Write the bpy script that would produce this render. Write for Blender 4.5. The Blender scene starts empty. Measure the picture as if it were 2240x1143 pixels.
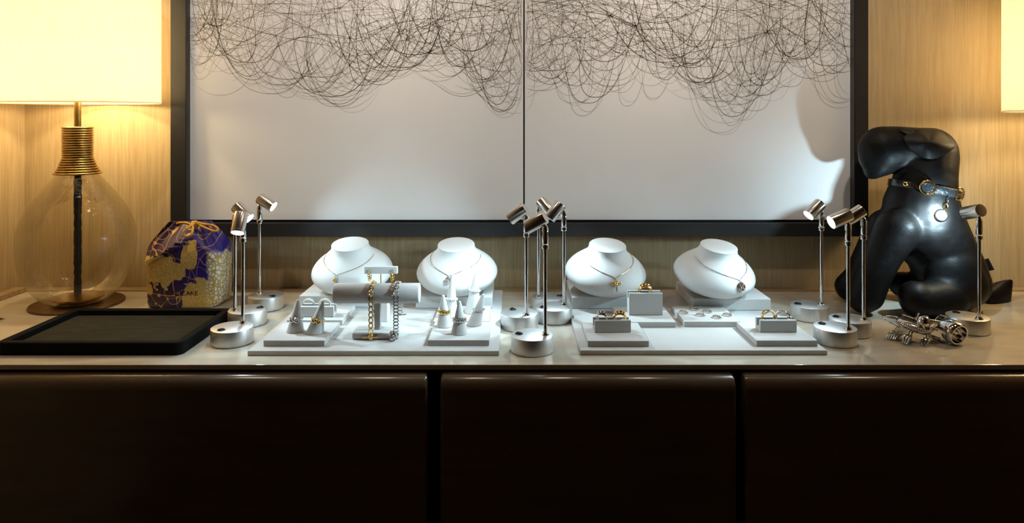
import bpy, bmesh, math, random
from mathutils import Vector, Matrix, Quaternion
from mathutils.bvhtree import BVHTree
random.seed(11)
SC = bpy.context.scene
COL = SC.collection
R = math.radians
PI = math.pi
CT = 0.80            # height of the counter top above the floor
EYE = 0.45           # camera height above the counter top
FPX, CX, CY = 1500.0, 1122.0, 260.0

# ---------------------------------------------------------------- camera
cam = bpy.data.cameras.new('camera')
cam.sensor_width = 36.0
cam.sensor_fit = 'HORIZONTAL'
cam.lens = FPX / 2240 * 36
cam.shift_x = -(CX - 1120) / 2240
cam.shift_y = -(571.5 - CY) / 2240
cam.clip_start = 0.02
camo = bpy.data.objects.new('camera', cam)
COL.objects.link(camo)
camo.location = (0, 0, CT + EYE)
camo.rotation_euler = (PI / 2, 0, 0)
SC.camera = camo
# ---------------------------------------------------------------- world, view, room light
SC.view_settings.view_transform = 'Standard'
SC.view_settings.look = 'None'
SC.view_settings.gamma = 1
SC.view_settings.use_curve_mapping = False
SC.view_settings.exposure = 0.0
SC.cycles.caustics_reflective = False
SC.cycles.caustics_refractive = False
SC.cycles.sample_clamp_indirect = 4.0
SC.cycles.max_bounces = 10
SC.cycles.transparent_max_bounces = 16
SC.cycles.use_denoising = True
w = bpy.data.worlds.new('world')
SC.world = w
w.use_nodes = True
w.node_tree.nodes['Background'].inputs[0].default_value = (1.0, 0.75, 0.5, 1)
w.node_tree.nodes['Background'].inputs[1].default_value = 0.0
BULB_W = 6.3         # table lamp bulbs
LED_W = 2.6          # display spotlights
ROOM_W = 2.3         # ceiling downlights, out of view above the counter front
SPILL_W = 1.5        # soft stray light of each spotlight outside its beam
LED_COL = (0.60, 0.86, 1.0)
BULB_COL = (1.0, 0.74, 0.38)
for (x, y) in ((-0.75, 1.22), (0.05, 1.22), (0.85, 1.22)):
    ld = bpy.data.lights.new('ceiling_downlight', 'AREA')
    ld.shape = 'DISK'; ld.size = 0.22; ld.energy = ROOM_W; ld.color = (1.0, 0.78, 0.58)
    lo = bpy.data.objects.new('ceiling_downlight', ld); COL.objects.link(lo)
    lo.location = (x, y, 2.58)

for x in (-.62, .03, .68):          # unseen spots added near the ceiling to brighten the artwork
    ld = bpy.data.lights.new('artwork_fill_spot', 'SPOT'); ld.energy = 54.0; ld.color = (1.0, .89, .78)
    ld.spot_size = R(46); ld.spot_blend = .9; ld.shadow_soft_size = .04
    lo = bpy.data.objects.new('artwork_fill_spot', ld); COL.objects.link(lo)
    lo.location = (x, .55, 2.55)
    lo.rotation_mode = 'QUATERNION'; lo.rotation_quaternion = (Vector((x, .55, 2.55)) - Vector((x, 1.77, 1.68))).to_track_quat('Z', 'Y')

# ---------------------------------------------------------------- helpers
def G(px, py, z=0.0):
    """point on the horizontal plane z (above the counter) seen at a picture position"""
    Y = FPX * (EYE - z) / (py - CY)
    return ((px - CX) * Y / FPX, Y)
def PP(px, py, Y):
    return Vector(((px - CX) * Y / FPX, Y, EYE - (py - CY) * Y / FPX))

def ntree(m):
    m.use_nodes = True
    nt = m.node_tree
    return nt, nt.nodes, nt.links
def principled(name, col, rough=0.5, metal=0.0, bump=None, var=None, spec=None, coat=0.0, sheen=0.0, aniso=0.0):
    """procedural material; bump=(scale xyz, strength, distance); var=(scale xyz, amount) darkens / lightens the colour by noise"""
    m = bpy.data.materials.new(name)
    nt, N, L = ntree(m)
    b = N['Principled BSDF']
    b.inputs['Base Color'].default_value = (*col, 1)
    b.inputs['Roughness'].default_value = rough
    b.inputs['Metallic'].default_value = metal
    if spec is not None: b.inputs['Specular IOR Level'].default_value = spec
    if coat: b.inputs['Coat Weight'].default_value = coat; b.inputs['Coat Roughness'].default_value = 0.08
    if sheen: b.inputs['Sheen Weight'].default_value = sheen
    if aniso: b.inputs['Anisotropic'].default_value = aniso
    tc = N.new('ShaderNodeTexCoord')
    def noise(scale, detail=4):
        mp = N.new('ShaderNodeMapping'); mp.inputs['Scale'].default_value = scale
        L.new(tc.outputs['Object'], mp.inputs['Vector'])
        n = N.new('ShaderNodeTexNoise'); n.inputs['Scale'].default_value = 1.0; n.inputs['Detail'].default_value = detail
        L.new(mp.outputs[0], n.inputs['Vector'])
        return n
    if var:
        n = noise(var[0])
        r = N.new('ShaderNodeValToRGB')
        a = var[1]
        r.color_ramp.elements[0].position = 0.3; r.color_ramp.elements[1].position = 0.7
        r.color_ramp.elements[0].color = (*[max(0, c * (1 - a)) for c in col], 1)
        r.color_ramp.elements[1].color = (*[min(1, c * (1 + a)) for c in col], 1)
        L.new(n.outputs['Fac'], r.inputs[0]); L.new(r.outputs[0], b.inputs['Base Color'])
    if bump:
        n = noise(bump[0])
        bp = N.new('ShaderNodeBump'); bp.inputs['Strength'].default_value = bump[1]; bp.inputs['Distance'].default_value = bump[2]
        L.new(n.outputs['Fac'], bp.inputs['Height']); L.new(bp.outputs[0], b.inputs['Normal'])
    return m
def emission(name, col, s):
    m = bpy.data.materials.new(name); nt, N, L = ntree(m)
    b = N['Principled BSDF']; b.inputs['Base Color'].default_value = (0.8, 0.8, 0.8, 1)
    b.inputs['Emission Color'].default_value = (*col, 1); b.inputs['Emission Strength'].default_value = s
    return m

def link(name, me, m, parent=None, smooth=35):
    if m is not None:
        for mm in (m if isinstance(m, (list, tuple)) else [m]): me.materials.append(mm)
    o = bpy.data.objects.new(name, me); COL.objects.link(o)
    if parent is not None: o.parent = parent
    if smooth:
        me.polygons.foreach_set('use_smooth', [True] * len(me.polygons))
        me.set_sharp_from_angle(angle=R(smooth))
    return o
def obj(name, bm, m, parent=None, smooth=35, fix=True):
    me = bpy.data.meshes.new(name)
    if fix: bmesh.ops.recalc_face_normals(bm, faces=bm.faces[:])
    bm.to_mesh(me); bm.free()
    return link(name, me, m, parent, smooth)
def tag(o, label, cat, group=None):
    o['label'] = label; o['category'] = cat
    if group: o['group'] = group
    return o
def thing(name, label, cat, loc=(0, 0, 0), rz=0.0, group=None):
    """an Empty at the thing's base; loc is above the counter top"""
    o = bpy.data.objects.new(name, None); COL.objects.link(o)
    o.location = (loc[0], loc[1], CT + loc[2]); o.rotation_euler = (0, 0, rz)
    o.empty_display_size = 0.02
    return tag(o, label, cat, group)
def at(o, loc, rz=0.0):
    o.location = (loc[0], loc[1], CT + loc[2]); o.rotation_euler = (0, 0, rz); return o
def struct(name, bm, m, smooth=0):
    o = obj(name, bm, m, None, smooth); o['kind'] = 'structure'; return o
def dup(root, label, loc, rz=None):
    """a copy of a thing with copies of its parts and sub-parts"""
    def cp(o, parent):
        c = o.copy(); COL.objects.link(c)
        if parent is not None: c.parent = parent
        for ch in o.children: cp(ch, c)
        return c
    r = cp(root, None)
    r['label'] = label; r.location = (loc[0], loc[1], CT + loc[2])
    if rz is not None: r.rotation_euler = (0, 0, rz)
    return r

def B(): return bmesh.new()
def add_box(bm, a, b, bev=0.0, seg=2, rot=None, piv=(0, 0, 0)):
    g = bmesh.ops.create_cube(bm, size=1.0)
    vs = g['verts']
    c = [(a[i] + b[i]) / 2 for i in range(3)]; s = [abs(b[i] - a[i]) for i in range(3)]
    for v in vs: v.co = Vector((v.co.x * s[0] + c[0], v.co.y * s[1] + c[1], v.co.z * s[2] + c[2]))
    if bev:
        es = list({e for v in vs for e in v.link_edges})
        r = bmesh.ops.bevel(bm, geom=es, offset=bev, segments=seg, affect='EDGES', profile=0.5)
        vs = list({v for f in r['faces'] for v in f.verts} | {v for v in vs if v.is_valid})
    if rot is not None:
        for v in vs: v.co = rot @ (v.co - Vector(piv)) + Vector(piv)
    return vs
def frame_of(d):
    d = Vector(d).normalized()
    u = Vector((0, 0, 1)).cross(d)
    if u.length < 1e-5: u = Vector((1, 0, 0))
    u.normalize()
    return d, u, d.cross(u)
def add_lathe(bm, prof, n=48, origin=(0, 0, 0), axis=(0, 0, 1), sx=1.0, sy=1.0, cap=True, closed=False):
    """prof: list of (r, t) along the axis"""
    d, u, v = frame_of(axis)
    if abs(d.z) > 0.999: u, v = Vector((1, 0, 0)), Vector((0, 1, 0))
    o = Vector(origin)
    rings = []
    for r, t in prof:
        if r < 1e-6: rings.append([bm.verts.new(o + d * t)])
        else: rings.append([bm.verts.new(o + d * t + u * (r * sx * math.cos(2 * PI * i / n)) + v * (r * sy * math.sin(2 * PI * i / n))) for i in range(n)])
    pairs = list(zip(rings, rings[1:])) + ([(rings[-1], rings[0])] if closed else [])
    for A, C in pairs:
        if len(A) == 1 and len(C) == 1: continue
        for i in range(n):
            j = (i + 1) % n
            if len(A) == 1: bm.faces.new((A[0], C[i], C[j]))
            elif len(C) == 1: bm.faces.new((A[i], C[0], A[j]))
            else: bm.faces.new((A[i], C[i], C[j], A[j]))
    if cap and not closed:
        for Rg in (rings[0], rings[-1]):
            if len(Rg) > 2: bm.faces.new(Rg)
    return rings
def add_tube(bm, pts, rad, n=8, closed=False, cap=True, flat=None):
    """tube along a polyline; rad a number or a list; flat=(width factor along the reference, thickness factor)"""
    pts = [Vector(p) for p in pts]
    m = len(pts)
    rr = rad if isinstance(rad, (list, tuple)) else [rad] * m
    ref = None; rings = []
    for i, p in enumerate(pts):
        a = pts[(i - 1) % m] if (closed or i > 0) else p
        c = pts[(i + 1) % m] if (closed or i < m - 1) else p
        t = (c - a).normalized()
        if ref is None:
            ref = Vector((0, 0, 1)) if abs(t.z) < 0.9 else Vector((1, 0, 0))
        u = ref - t * ref.dot(t)
        if u.length < 1e-6: u = t.orthogonal()
        u.normalize(); ref = u
        v = t.cross(u)
        fu, fv = flat if flat else (1, 1)
        rings.append([bm.verts.new(p + u * (rr[i] * fu * math.cos(2 * PI * k / n)) + v * (rr[i] * fv * math.sin(2 * PI * k / n))) for k in range(n)])
    rng = range(m) if closed else range(m - 1)
    for i in rng:
        A, C = rings[i], rings[(i + 1) % m]
        off = 0
        if closed and i == m - 1:      # best match of the closing seam
            off = min(range(n), key=lambda k: (A[0].co - C[k].co).length)
        for k in range(n):
            bm.faces.new((A[k], A[(k + 1) % n], C[(k + 1 + off) % n], C[(k + off) % n]))
    if cap and not closed:
        bm.faces.new(rings[0][::-1]); bm.faces.new(rings[-1])
def add_cyl(bm, a, b, r, n=24, r2=None, bev=0.0):
    a, b = Vector(a), Vector(b); L_ = (b - a).length; r2 = r if r2 is None else r2
    if bev: prof = [(r - bev, 0), (r - bev * .3, bev * .3), (r, bev), (r2, L_ - bev), (r2 - bev * .3, L_ - bev * .3), (r2 - bev, L_)]
    else: prof = [(r, 0), (r2, L_)]
    add_lathe(bm, prof, n, a, b - a)
def add_ball(bm, c, r, seg=16, ring=10, scale=(1, 1, 1), rot=None):
    g = bmesh.ops.create_uvsphere(bm, u_segments=seg, v_segments=ring, radius=1.0)
    for v in g['verts']:
        p = Vector((v.co.x * r * scale[0], v.co.y * r * scale[1], v.co.z * r * scale[2]))
        if rot is not None: p = rot @ p
        v.co = p + Vector(c)
def add_torus(bm, c, Rm, r, axis=(0, 0, 1), n=24, m=8, sx=1.0, sy=1.0, xdir=None):
    d, u, v = frame_of(axis)
    if xdir is not None:
        u = Vector(xdir).normalized(); v = d.cross(u)
    pts = [Vector(c) + u * (Rm * sx * math.cos(2 * PI * i / n)) + v * (Rm * sy * math.sin(2 * PI * i / n)) for i in range(n)]
    add_tube(bm, pts, r, m, closed=True)
def add_prism(bm, poly, a, b, axis='x'):
    """polygon (p, q) extruded along an axis"""
    def P(p, q, t): return {'x': (t, p, q), 'y': (p, t, q), 'z': (p, q, t)}[axis]
    A = [bm.verts.new(P(p, q, a)) for p, q in poly]; C = [bm.verts.new(P(p, q, b)) for p, q in poly]
    n = len(poly)
    bm.faces.new(A[::-1]); bm.faces.new(C)
    for i in range(n): bm.faces.new((A[i], A[(i + 1) % n], C[(i + 1) % n], C[i]))
def lerp(a, b, t): return a + (b - a) * t
def smooth_path(pts, n=8):
    """Catmull-Rom through points"""
    P = [Vector(p) for p in pts]; out = []
    for i in range(len(P) - 1):
        p0 = P[max(i - 1, 0)]; p1 = P[i]; p2 = P[i + 1]; p3 = P[min(i + 2, len(P) - 1)]
        for k in range(n):
            t = k / n
            out.append(0.5 * ((2 * p1) + (p2 - p0) * t + (2 * p0 - 5 * p1 + 4 * p2 - p3) * t * t + (3 * p1 - p0 - 3 * p2 + p3) * t ** 3))
    out.append(P[-1]); return out
def fused(chains, voxel, smooth_it=8):
    """one continuous surface over chains of balls: chains of (point, radius, (sx,sy,sz))"""
    bm = B()
    for ch in chains:
        for (a, ra, sa), (c, rc, sc) in zip(ch, ch[1:]):
            a, c = Vector(a), Vector(c)
            k = max(2, int((c - a).length / (0.25 * min(ra, rc))) + 1)
            for i in range(k + 1):
                t = i / k
                add_ball(bm, a.lerp(c, t), lerp(ra, rc, t), 20, 12, [lerp(sa[j], sc[j], t) for j in range(3)])
        if len(ch) == 1: add_ball(bm, ch[0][0], ch[0][1], 24, 16, ch[0][2])
    me = bpy.data.meshes.new('fused_source'); bm.to_mesh(me); bm.free()
    o = bpy.data.objects.new('fused_source', me); COL.objects.link(o)
    md = o.modifiers.new('r', 'REMESH'); md.mode = 'VOXEL'; md.voxel_size = voxel
    ms = o.modifiers.new('s', 'SMOOTH'); ms.iterations = smooth_it; ms.factor = 0.5
    dg = bpy.context.evaluated_depsgraph_get(); dg.update()
    out = bpy.data.meshes.new_from_object(o.evaluated_get(dg))
    bpy.data.objects.remove(o); bpy.data.meshes.remove(me)
    return out
def text_mesh(s, size, depth=0.0004):
    cu = bpy.data.curves.new('lettering', 'FONT'); cu.body = s; cu.size = size; cu.extrude = depth; cu.align_x = 'CENTER'; cu.align_y = 'CENTER'
    o = bpy.data.objects.new('lettering', cu); COL.objects.link(o)
    dg = bpy.context.evaluated_depsgraph_get(); dg.update()
    me = bpy.data.meshes.new_from_object(o.evaluated_get(dg))
    bpy.data.objects.remove(o); return me

# ---------------------------------------------------------------- materials
def wall_mat():
    m = bpy.data.materials.new('vertical grain wallpaper'); nt, N, L = ntree(m); b = N['Principled BSDF']
    tc = N.new('ShaderNodeTexCoord')
    def noise(scale, d):
        mp = N.new('ShaderNodeMapping'); mp.inputs['Scale'].default_value = scale; L.new(tc.outputs['Object'], mp.inputs['Vector'])
        n = N.new('ShaderNodeTexNoise'); n.inputs['Scale'].default_value = 1; n.inputs['Detail'].default_value = d; n.inputs['Roughness'].default_value = .65
        L.new(mp.outputs[0], n.inputs['Vector']); return n
    n1 = noise((260, 260, 9), 5); n2 = noise((70, 70, 2.2), 3)
    ad = N.new('ShaderNodeMath'); ad.operation = 'ADD'; L.new(n1.outputs['Fac'], ad.inputs[0])
    mu = N.new('ShaderNodeMath'); mu.operation = 'MULTIPLY'; mu.inputs[1].default_value = .6; L.new(n2.outputs['Fac'], mu.inputs[0]); L.new(mu.outputs[0], ad.inputs[1])
    r = N.new('ShaderNodeValToRGB'); r.color_ramp.elements[0].position = .62; r.color_ramp.elements[1].position = .98
    r.color_ramp.elements[0].color = (0.385, 0.28, 0.15, 1); r.color_ramp.elements[1].color = (0.495, 0.375, 0.21, 1)
    L.new(ad.outputs[0], r.inputs[0]); L.new(r.outputs[0], b.inputs['Base Color'])
    b.inputs['Roughness'].default_value = .7
    bp = N.new('ShaderNodeBump'); bp.inputs['Strength'].default_value = .35; bp.inputs['Distance'].default_value = .001
    L.new(ad.outputs[0], bp.inputs['Height']); L.new(bp.outputs[0], b.inputs['Normal'])
    return m
def stone_mat():
    m = bpy.data.materials.new('polished cream onyx'); nt, N, L = ntree(m); b = N['Principled BSDF']
    tc = N.new('ShaderNodeTexCoord')
    mp = N.new('ShaderNodeMapping'); mp.inputs['Scale'].default_value = (2.2, 7, 1); mp.inputs['Rotation'].default_value = (0, 0, .12); L.new(tc.outputs['Object'], mp.inputs['Vector'])
    n = N.new('ShaderNodeTexNoise'); n.inputs['Scale'].default_value = 1.6; n.inputs['Detail'].default_value = 7; n.inputs['Distortion'].default_value = 1.6
    L.new(mp.outputs[0], n.inputs['Vector'])
    r = N.new('ShaderNodeValToRGB')
    e = r.color_ramp.elements; e[0].position = .3; e[0].color = (.50, .43, .33, 1); e[1].position = .7; e[1].color = (.66, .60, .50, 1)
    k = e.new(.5); k.color = (.60, .54, .44, 1)
    L.new(n.outputs['Fac'], r.inputs[0]); L.new(r.outputs[0], b.inputs['Base Color'])
    b.inputs['Roughness'].default_value = .09
    b.inputs['Specular IOR Level'].default_value = .6
    return m
def shade_mat():
    m = bpy.data.materials.new('linen lamp shade'); nt, N, L = ntree(m); N.remove(N['Principled BSDF'])
    tc = N.new('ShaderNodeTexCoord')
    def noise(scale):
        mp = N.new('ShaderNodeMapping'); mp.inputs['Scale'].default_value = scale; L.new(tc.outputs['Object'], mp.inputs['Vector'])
        n = N.new('ShaderNodeTexNoise'); n.inputs['Scale'].default_value = 1; n.inputs['Detail'].default_value = 4; L.new(mp.outputs[0], n.inputs['Vector']); return n
    a, c = noise((40, 40, 700)), noise((500, 500, 20))
    ad = N.new('ShaderNodeMath'); ad.operation = 'ADD'; L.new(a.outputs['Fac'], ad.inputs[0]); L.new(c.outputs['Fac'], ad.inputs[1])
    r = N.new('ShaderNodeValToRGB'); r.color_ramp.elements[0].position = .32; r.color_ramp.elements[1].position = .50
    r.color_ramp.elements[0].color = (.88, .82, .70, 1); r.color_ramp.elements[1].color = (.97, .95, .90, 1)
    mu = N.new('ShaderNodeMath'); mu.operation = 'MULTIPLY'; mu.inputs[1].default_value = .5; L.new(ad.outputs[0], mu.inputs[0]); L.new(mu.outputs[0], r.inputs[0])
    d = N.new('ShaderNodeBsdfDiffuse'); t = N.new('ShaderNodeBsdfTranslucent'); mx = N.new('ShaderNodeMixShader'); mx.inputs[0].default_value = .78
    L.new(r.outputs[0], d.inputs[0]); L.new(r.outputs[0], t.inputs[0]); L.new(d.outputs[0], mx.inputs[1]); L.new(t.outputs[0], mx.inputs[2])
    L.new(mx.outputs[0], N['Material Output'].inputs[0])
    return m
def glass_mat():
    m = bpy.data.materials.new('hand blown clear glass'); nt, N, L = ntree(m); N.remove(N['Principled BSDF'])
    t = N.new('ShaderNodeBsdfTransparent'); t.inputs[0].default_value = (.93, .92, .88, 1)
    g = N.new('ShaderNodeBsdfGlossy'); g.inputs['Roughness'].default_value = .03; g.inputs[0].default_value = (1, 1, 1, 1)
    tc = N.new('ShaderNodeTexCoord'); n = N.new('ShaderNodeTexNoise'); n.inputs['Scale'].default_value = 32; n.inputs['Detail'].default_value = 3
    L.new(tc.outputs['Object'], n.inputs['Vector'])
    bp = N.new('ShaderNodeBump'); bp.inputs['Strength'].default_value = .5; bp.inputs['Distance'].default_value = .005
    L.new(n.outputs['Fac'], bp.inputs['Height']); L.new(bp.outputs[0], g.inputs['Normal'])
    f = N.new('ShaderNodeFresnel'); f.inputs[0].default_value = 1.5
    mu = N.new('ShaderNodeMath'); mu.operation = 'MULTIPLY_ADD'; mu.inputs[1].default_value = .40; mu.inputs[2].default_value = .01
    L.new(f.outputs[0], mu.inputs[0])
    mx = N.new('ShaderNodeMixShader'); L.new(mu.outputs[0], mx.inputs[0]); L.new(t.outputs[0], mx.inputs[1]); L.new(g.outputs[0], mx.inputs[2])
    L.new(mx.outputs[0], N['Material Output'].inputs[0])
    return m
M_wall = wall_mat()
M_stone = stone_mat()
M_shade = shade_mat()
M_glass = glass_mat()
M_dark_room = principled('dark wall paint', (.10, .085, .07), .8, bump=((60, 60, 60), .05, .001))
M_floor = principled('dark timber floor', (.05, .035, .025), .4, var=((3, 40, 3), .4))
M_trim = principled('stained ledge wood', (.36, .24, .12), .45, var=((4, 90, 90), .25))
M_cab = principled('dark brown lacquer', (.105, .068, .040), .24, coat=.5, var=((5, 5, 30), .12))
M_recess = principled('black recess paint', (.008, .007, .006), .6, var=((9, 9, 9), .2))
M_frame = principled('charcoal frame paint', (.020, .019, .018), .40, bump=((400, 400, 400), .05, .0004))
M_liner = principled('black inner step', (.006, .006, .007), .5, bump=((300, 300, 300), .05, .0004))
M_canvas = principled('white canvas', (.86, .85, .84), .75, bump=((900, 900, 900), .12, .0004), var=((5, 5, 5), .02))
M_ink = [principled('dark ink line', (.24, .195, .145), .8, var=((90, 90, 90), .4)),
         principled('grey ink line', (.38, .34, .30), .8, var=((90, 90, 90), .35)),
         principled('pale ink line', (.56, .53, .49), .8, var=((90, 90, 90), .2))]
M_velvet = principled('black tray felt', (.006, .006, .006), .95, bump=((900, 900, 900), .4, .0005), spec=.15)
M_velvet_in = principled('charcoal tray felt', (.030, .030, .024), .95, bump=((900, 900, 900), .5, .0006), var=((25, 60, 20), .25), spec=.15)
M_suede = principled('pale grey suede', (.56, .54, .515), .88, bump=((500, 500, 500), .35, .0006), var=((18, 18, 18), .04))
M_suede_w = principled('white leatherette', (.74, .73, .71), .6, bump=((700, 700, 700), .25, .0005), var=((15, 15, 15), .02))
M_alu = principled('brushed aluminium', (.80, .79, .78), .42, 1.0, bump=((40, 40, 900), .04, .0003), var=((900, 900, 30), .05))
M_head = principled('turned aluminium', (.80, .79, .78), .24, 1.0, bump=((40, 40, 900), .03, .0003), var=((900, 900, 30), .04), aniso=.4)
M_chrome = principled('polished chrome', (.80, .80, .82), .07, 1.0, var=((30, 30, 30), .02))
M_black_pl = principled('black plastic', (.008, .008, .009), .22, bump=((200, 200, 200), .05, .0003))
M_lens = emission('lit LED lens', (.70, .88, 1.0), 8.0)
M_bronze = principled('dark bronze', (.20, .12, .05), .35, 1.0, var=((60, 60, 60), .25))
M_brass = principled('antique brass', (.40, .26, .09), .30, 1.0, var=((80, 80, 80), .2))
M_rod = principled('blackened rod', (.020, .015, .010), .6, bump=((160, 160, 120), .9, .003))
M_gold = principled('polished gold', (.95, .66, .24), .16, 1.0, var=((400, 400, 400), .06))
M_silver = principled('polished silver', (.86, .86, .88), .12, 1.0, var=((400, 400, 400), .05))
M_steel = principled('worn silver metal', (.60, .58, .55), .17, 1.0, var=((250, 250, 250), .35))
M_leather = principled('black leather', (.0050, .0046, .0046), .50, bump=((17, 17, 24), .50, .006), var=((40, 40, 40), .3), spec=.20)
M_leather2 = principled('black ear leather', (.009, .008, .007), .52, bump=((30, 30, 30), .35, .004), var=((40, 40, 40), .3), spec=.35)
M_strap = principled('black collar strap', (.010, .010, .011), .25, bump=((180, 180, 180), .3, .001))
M_croc = principled('black crocodile leather', (.014, .016, .018), .16, bump=((240, 240, 240), .9, .0022))
M_cord = principled('golden cord', (.66, .36, .03), .5, bump=((900, 900, 900), .6, .001), var=((300, 300, 300), .25))
M_letter = principled('black lettering', (.004, .004, .004), .5, var=((50, 50, 50), .1))
M_labeltxt = principled('pale green stitching', (.42, .55, .28), .7, var=((200, 200, 200), .3))
M_gem = principled('pale stone', (.9, .92, .95), .05, 0.0, var=((300, 300, 300), .05), coat=.8)

# ---------------------------------------------------------------- setting
YW = 1.824            # back wall
XL = -1.2985          # wall on the left of the alcove
XR = 2.05
def wall_box(name, a, b, m):
    bm = B(); add_box(bm, a, b); return struct(name, bm, m)
wall_box('wall_back', (XL - .1, YW, 0), (XR + .1, YW + .1, 2.6), M_wall)
wall_box('wall_left', (XL - .1, -3.0, 0), (XL, YW, 2.6), M_wall)
wall_box('wall_right', (XR, -3.0, 0), (XR + .1, YW, 2.6), M_wall)
wall_box('wall_front', (XL - .1, -3.1, 0), (XR + .1, -3.0, 2.6), M_dark_room)
wall_box('floor', (XL - .1, -3.1, -.1), (XR + .1, YW + .1, 0), M_floor)
wall_box('ceiling', (XL - .1, -3.1, 2.6), (XR + .1, YW + .1, 2.7), M_dark_room)
YF = 1.257            # front edge of the stone
bm = B(); add_box(bm, (XL + .001, YW - .034, CT + .0003), (XR - .001, YW - .001, CT + .0035), .0006, 1); struct('trim_1', bm, M_trim)
bm = B(); add_box(bm, (XL + .001, YF + .02, CT + .0003), (XL + .031, YW - .035, CT + .013), .001, 1); struct('trim_2', bm, M_trim)

bm = B(); add_box(bm, (XL + .001, YF, CT - .0095), (XR - .001, YW - .001, CT), .0012, 2)
tag(obj('counter_top', bm, M_stone, None, 0), 'long polished cream stone counter top carrying the whole jewellery display', 'counter top')

def cabinet(x0, x1, label):
    t = thing('cabinet', label, 'cabinet', ((x0 + x1) / 2, YF + .25, -CT), 0, 'dark lacquered cabinets under the counter')
    h = (x1 - x0) / 2
    bm = B(); add_box(bm, (-h + .012, -.20, .06), (h - .012, .28, CT - .014)); obj('carcass', bm, M_recess, t, 0)
    # rounded front panel: profile swept along x, with softened ends
    rad, yf, zt = .024, -.274, CT - .0145
    prof = [(-.21, zt)]
    for i in range(13):
        a = PI / 2 * i / 12
        prof.append((yf + rad - rad * math.sin(a), zt - rad + rad * math.cos(a)))
    prof += [(yf, .03), (-.21, .03)]
    xs = [(-h, .006), (-h + .0018, .0018), (-h + .006, 0), (h - .006, 0), (h - .0018, .0018), (h, .006)]
    bm = B(); rows = []
    for x, ins in xs:
        row = []
        for (y, z) in prof:
            yy = min(y + ins, -.21); zz = z - ins * max(0, min(1, (z - (zt - rad)) / rad)) if z > zt - rad else z
            row.append(bm.verts.new((x, yy, zz)))
        rows.append(row)
    for A, C in zip(rows, rows[1:]):
        for i in range(len(prof)):
            j = (i + 1) % len(prof)
            bm.faces.new((A[i], A[j], C[j], C[i]))
    bm.faces.new(rows[0]); bm.faces.new(rows[-1][::-1])
    obj('front_panel', bm, M_cab, t, 40)
    return t
cabinet(XL + .002, -.1555, 'dark brown rounded cabinet front under the black felt tray')
cabinet(-.1315, .4030, 'narrower dark brown cabinet front between two black gaps')
cabinet(.4185, XR - .002, 'dark brown rounded cabinet front under the black leather dog')

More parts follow.
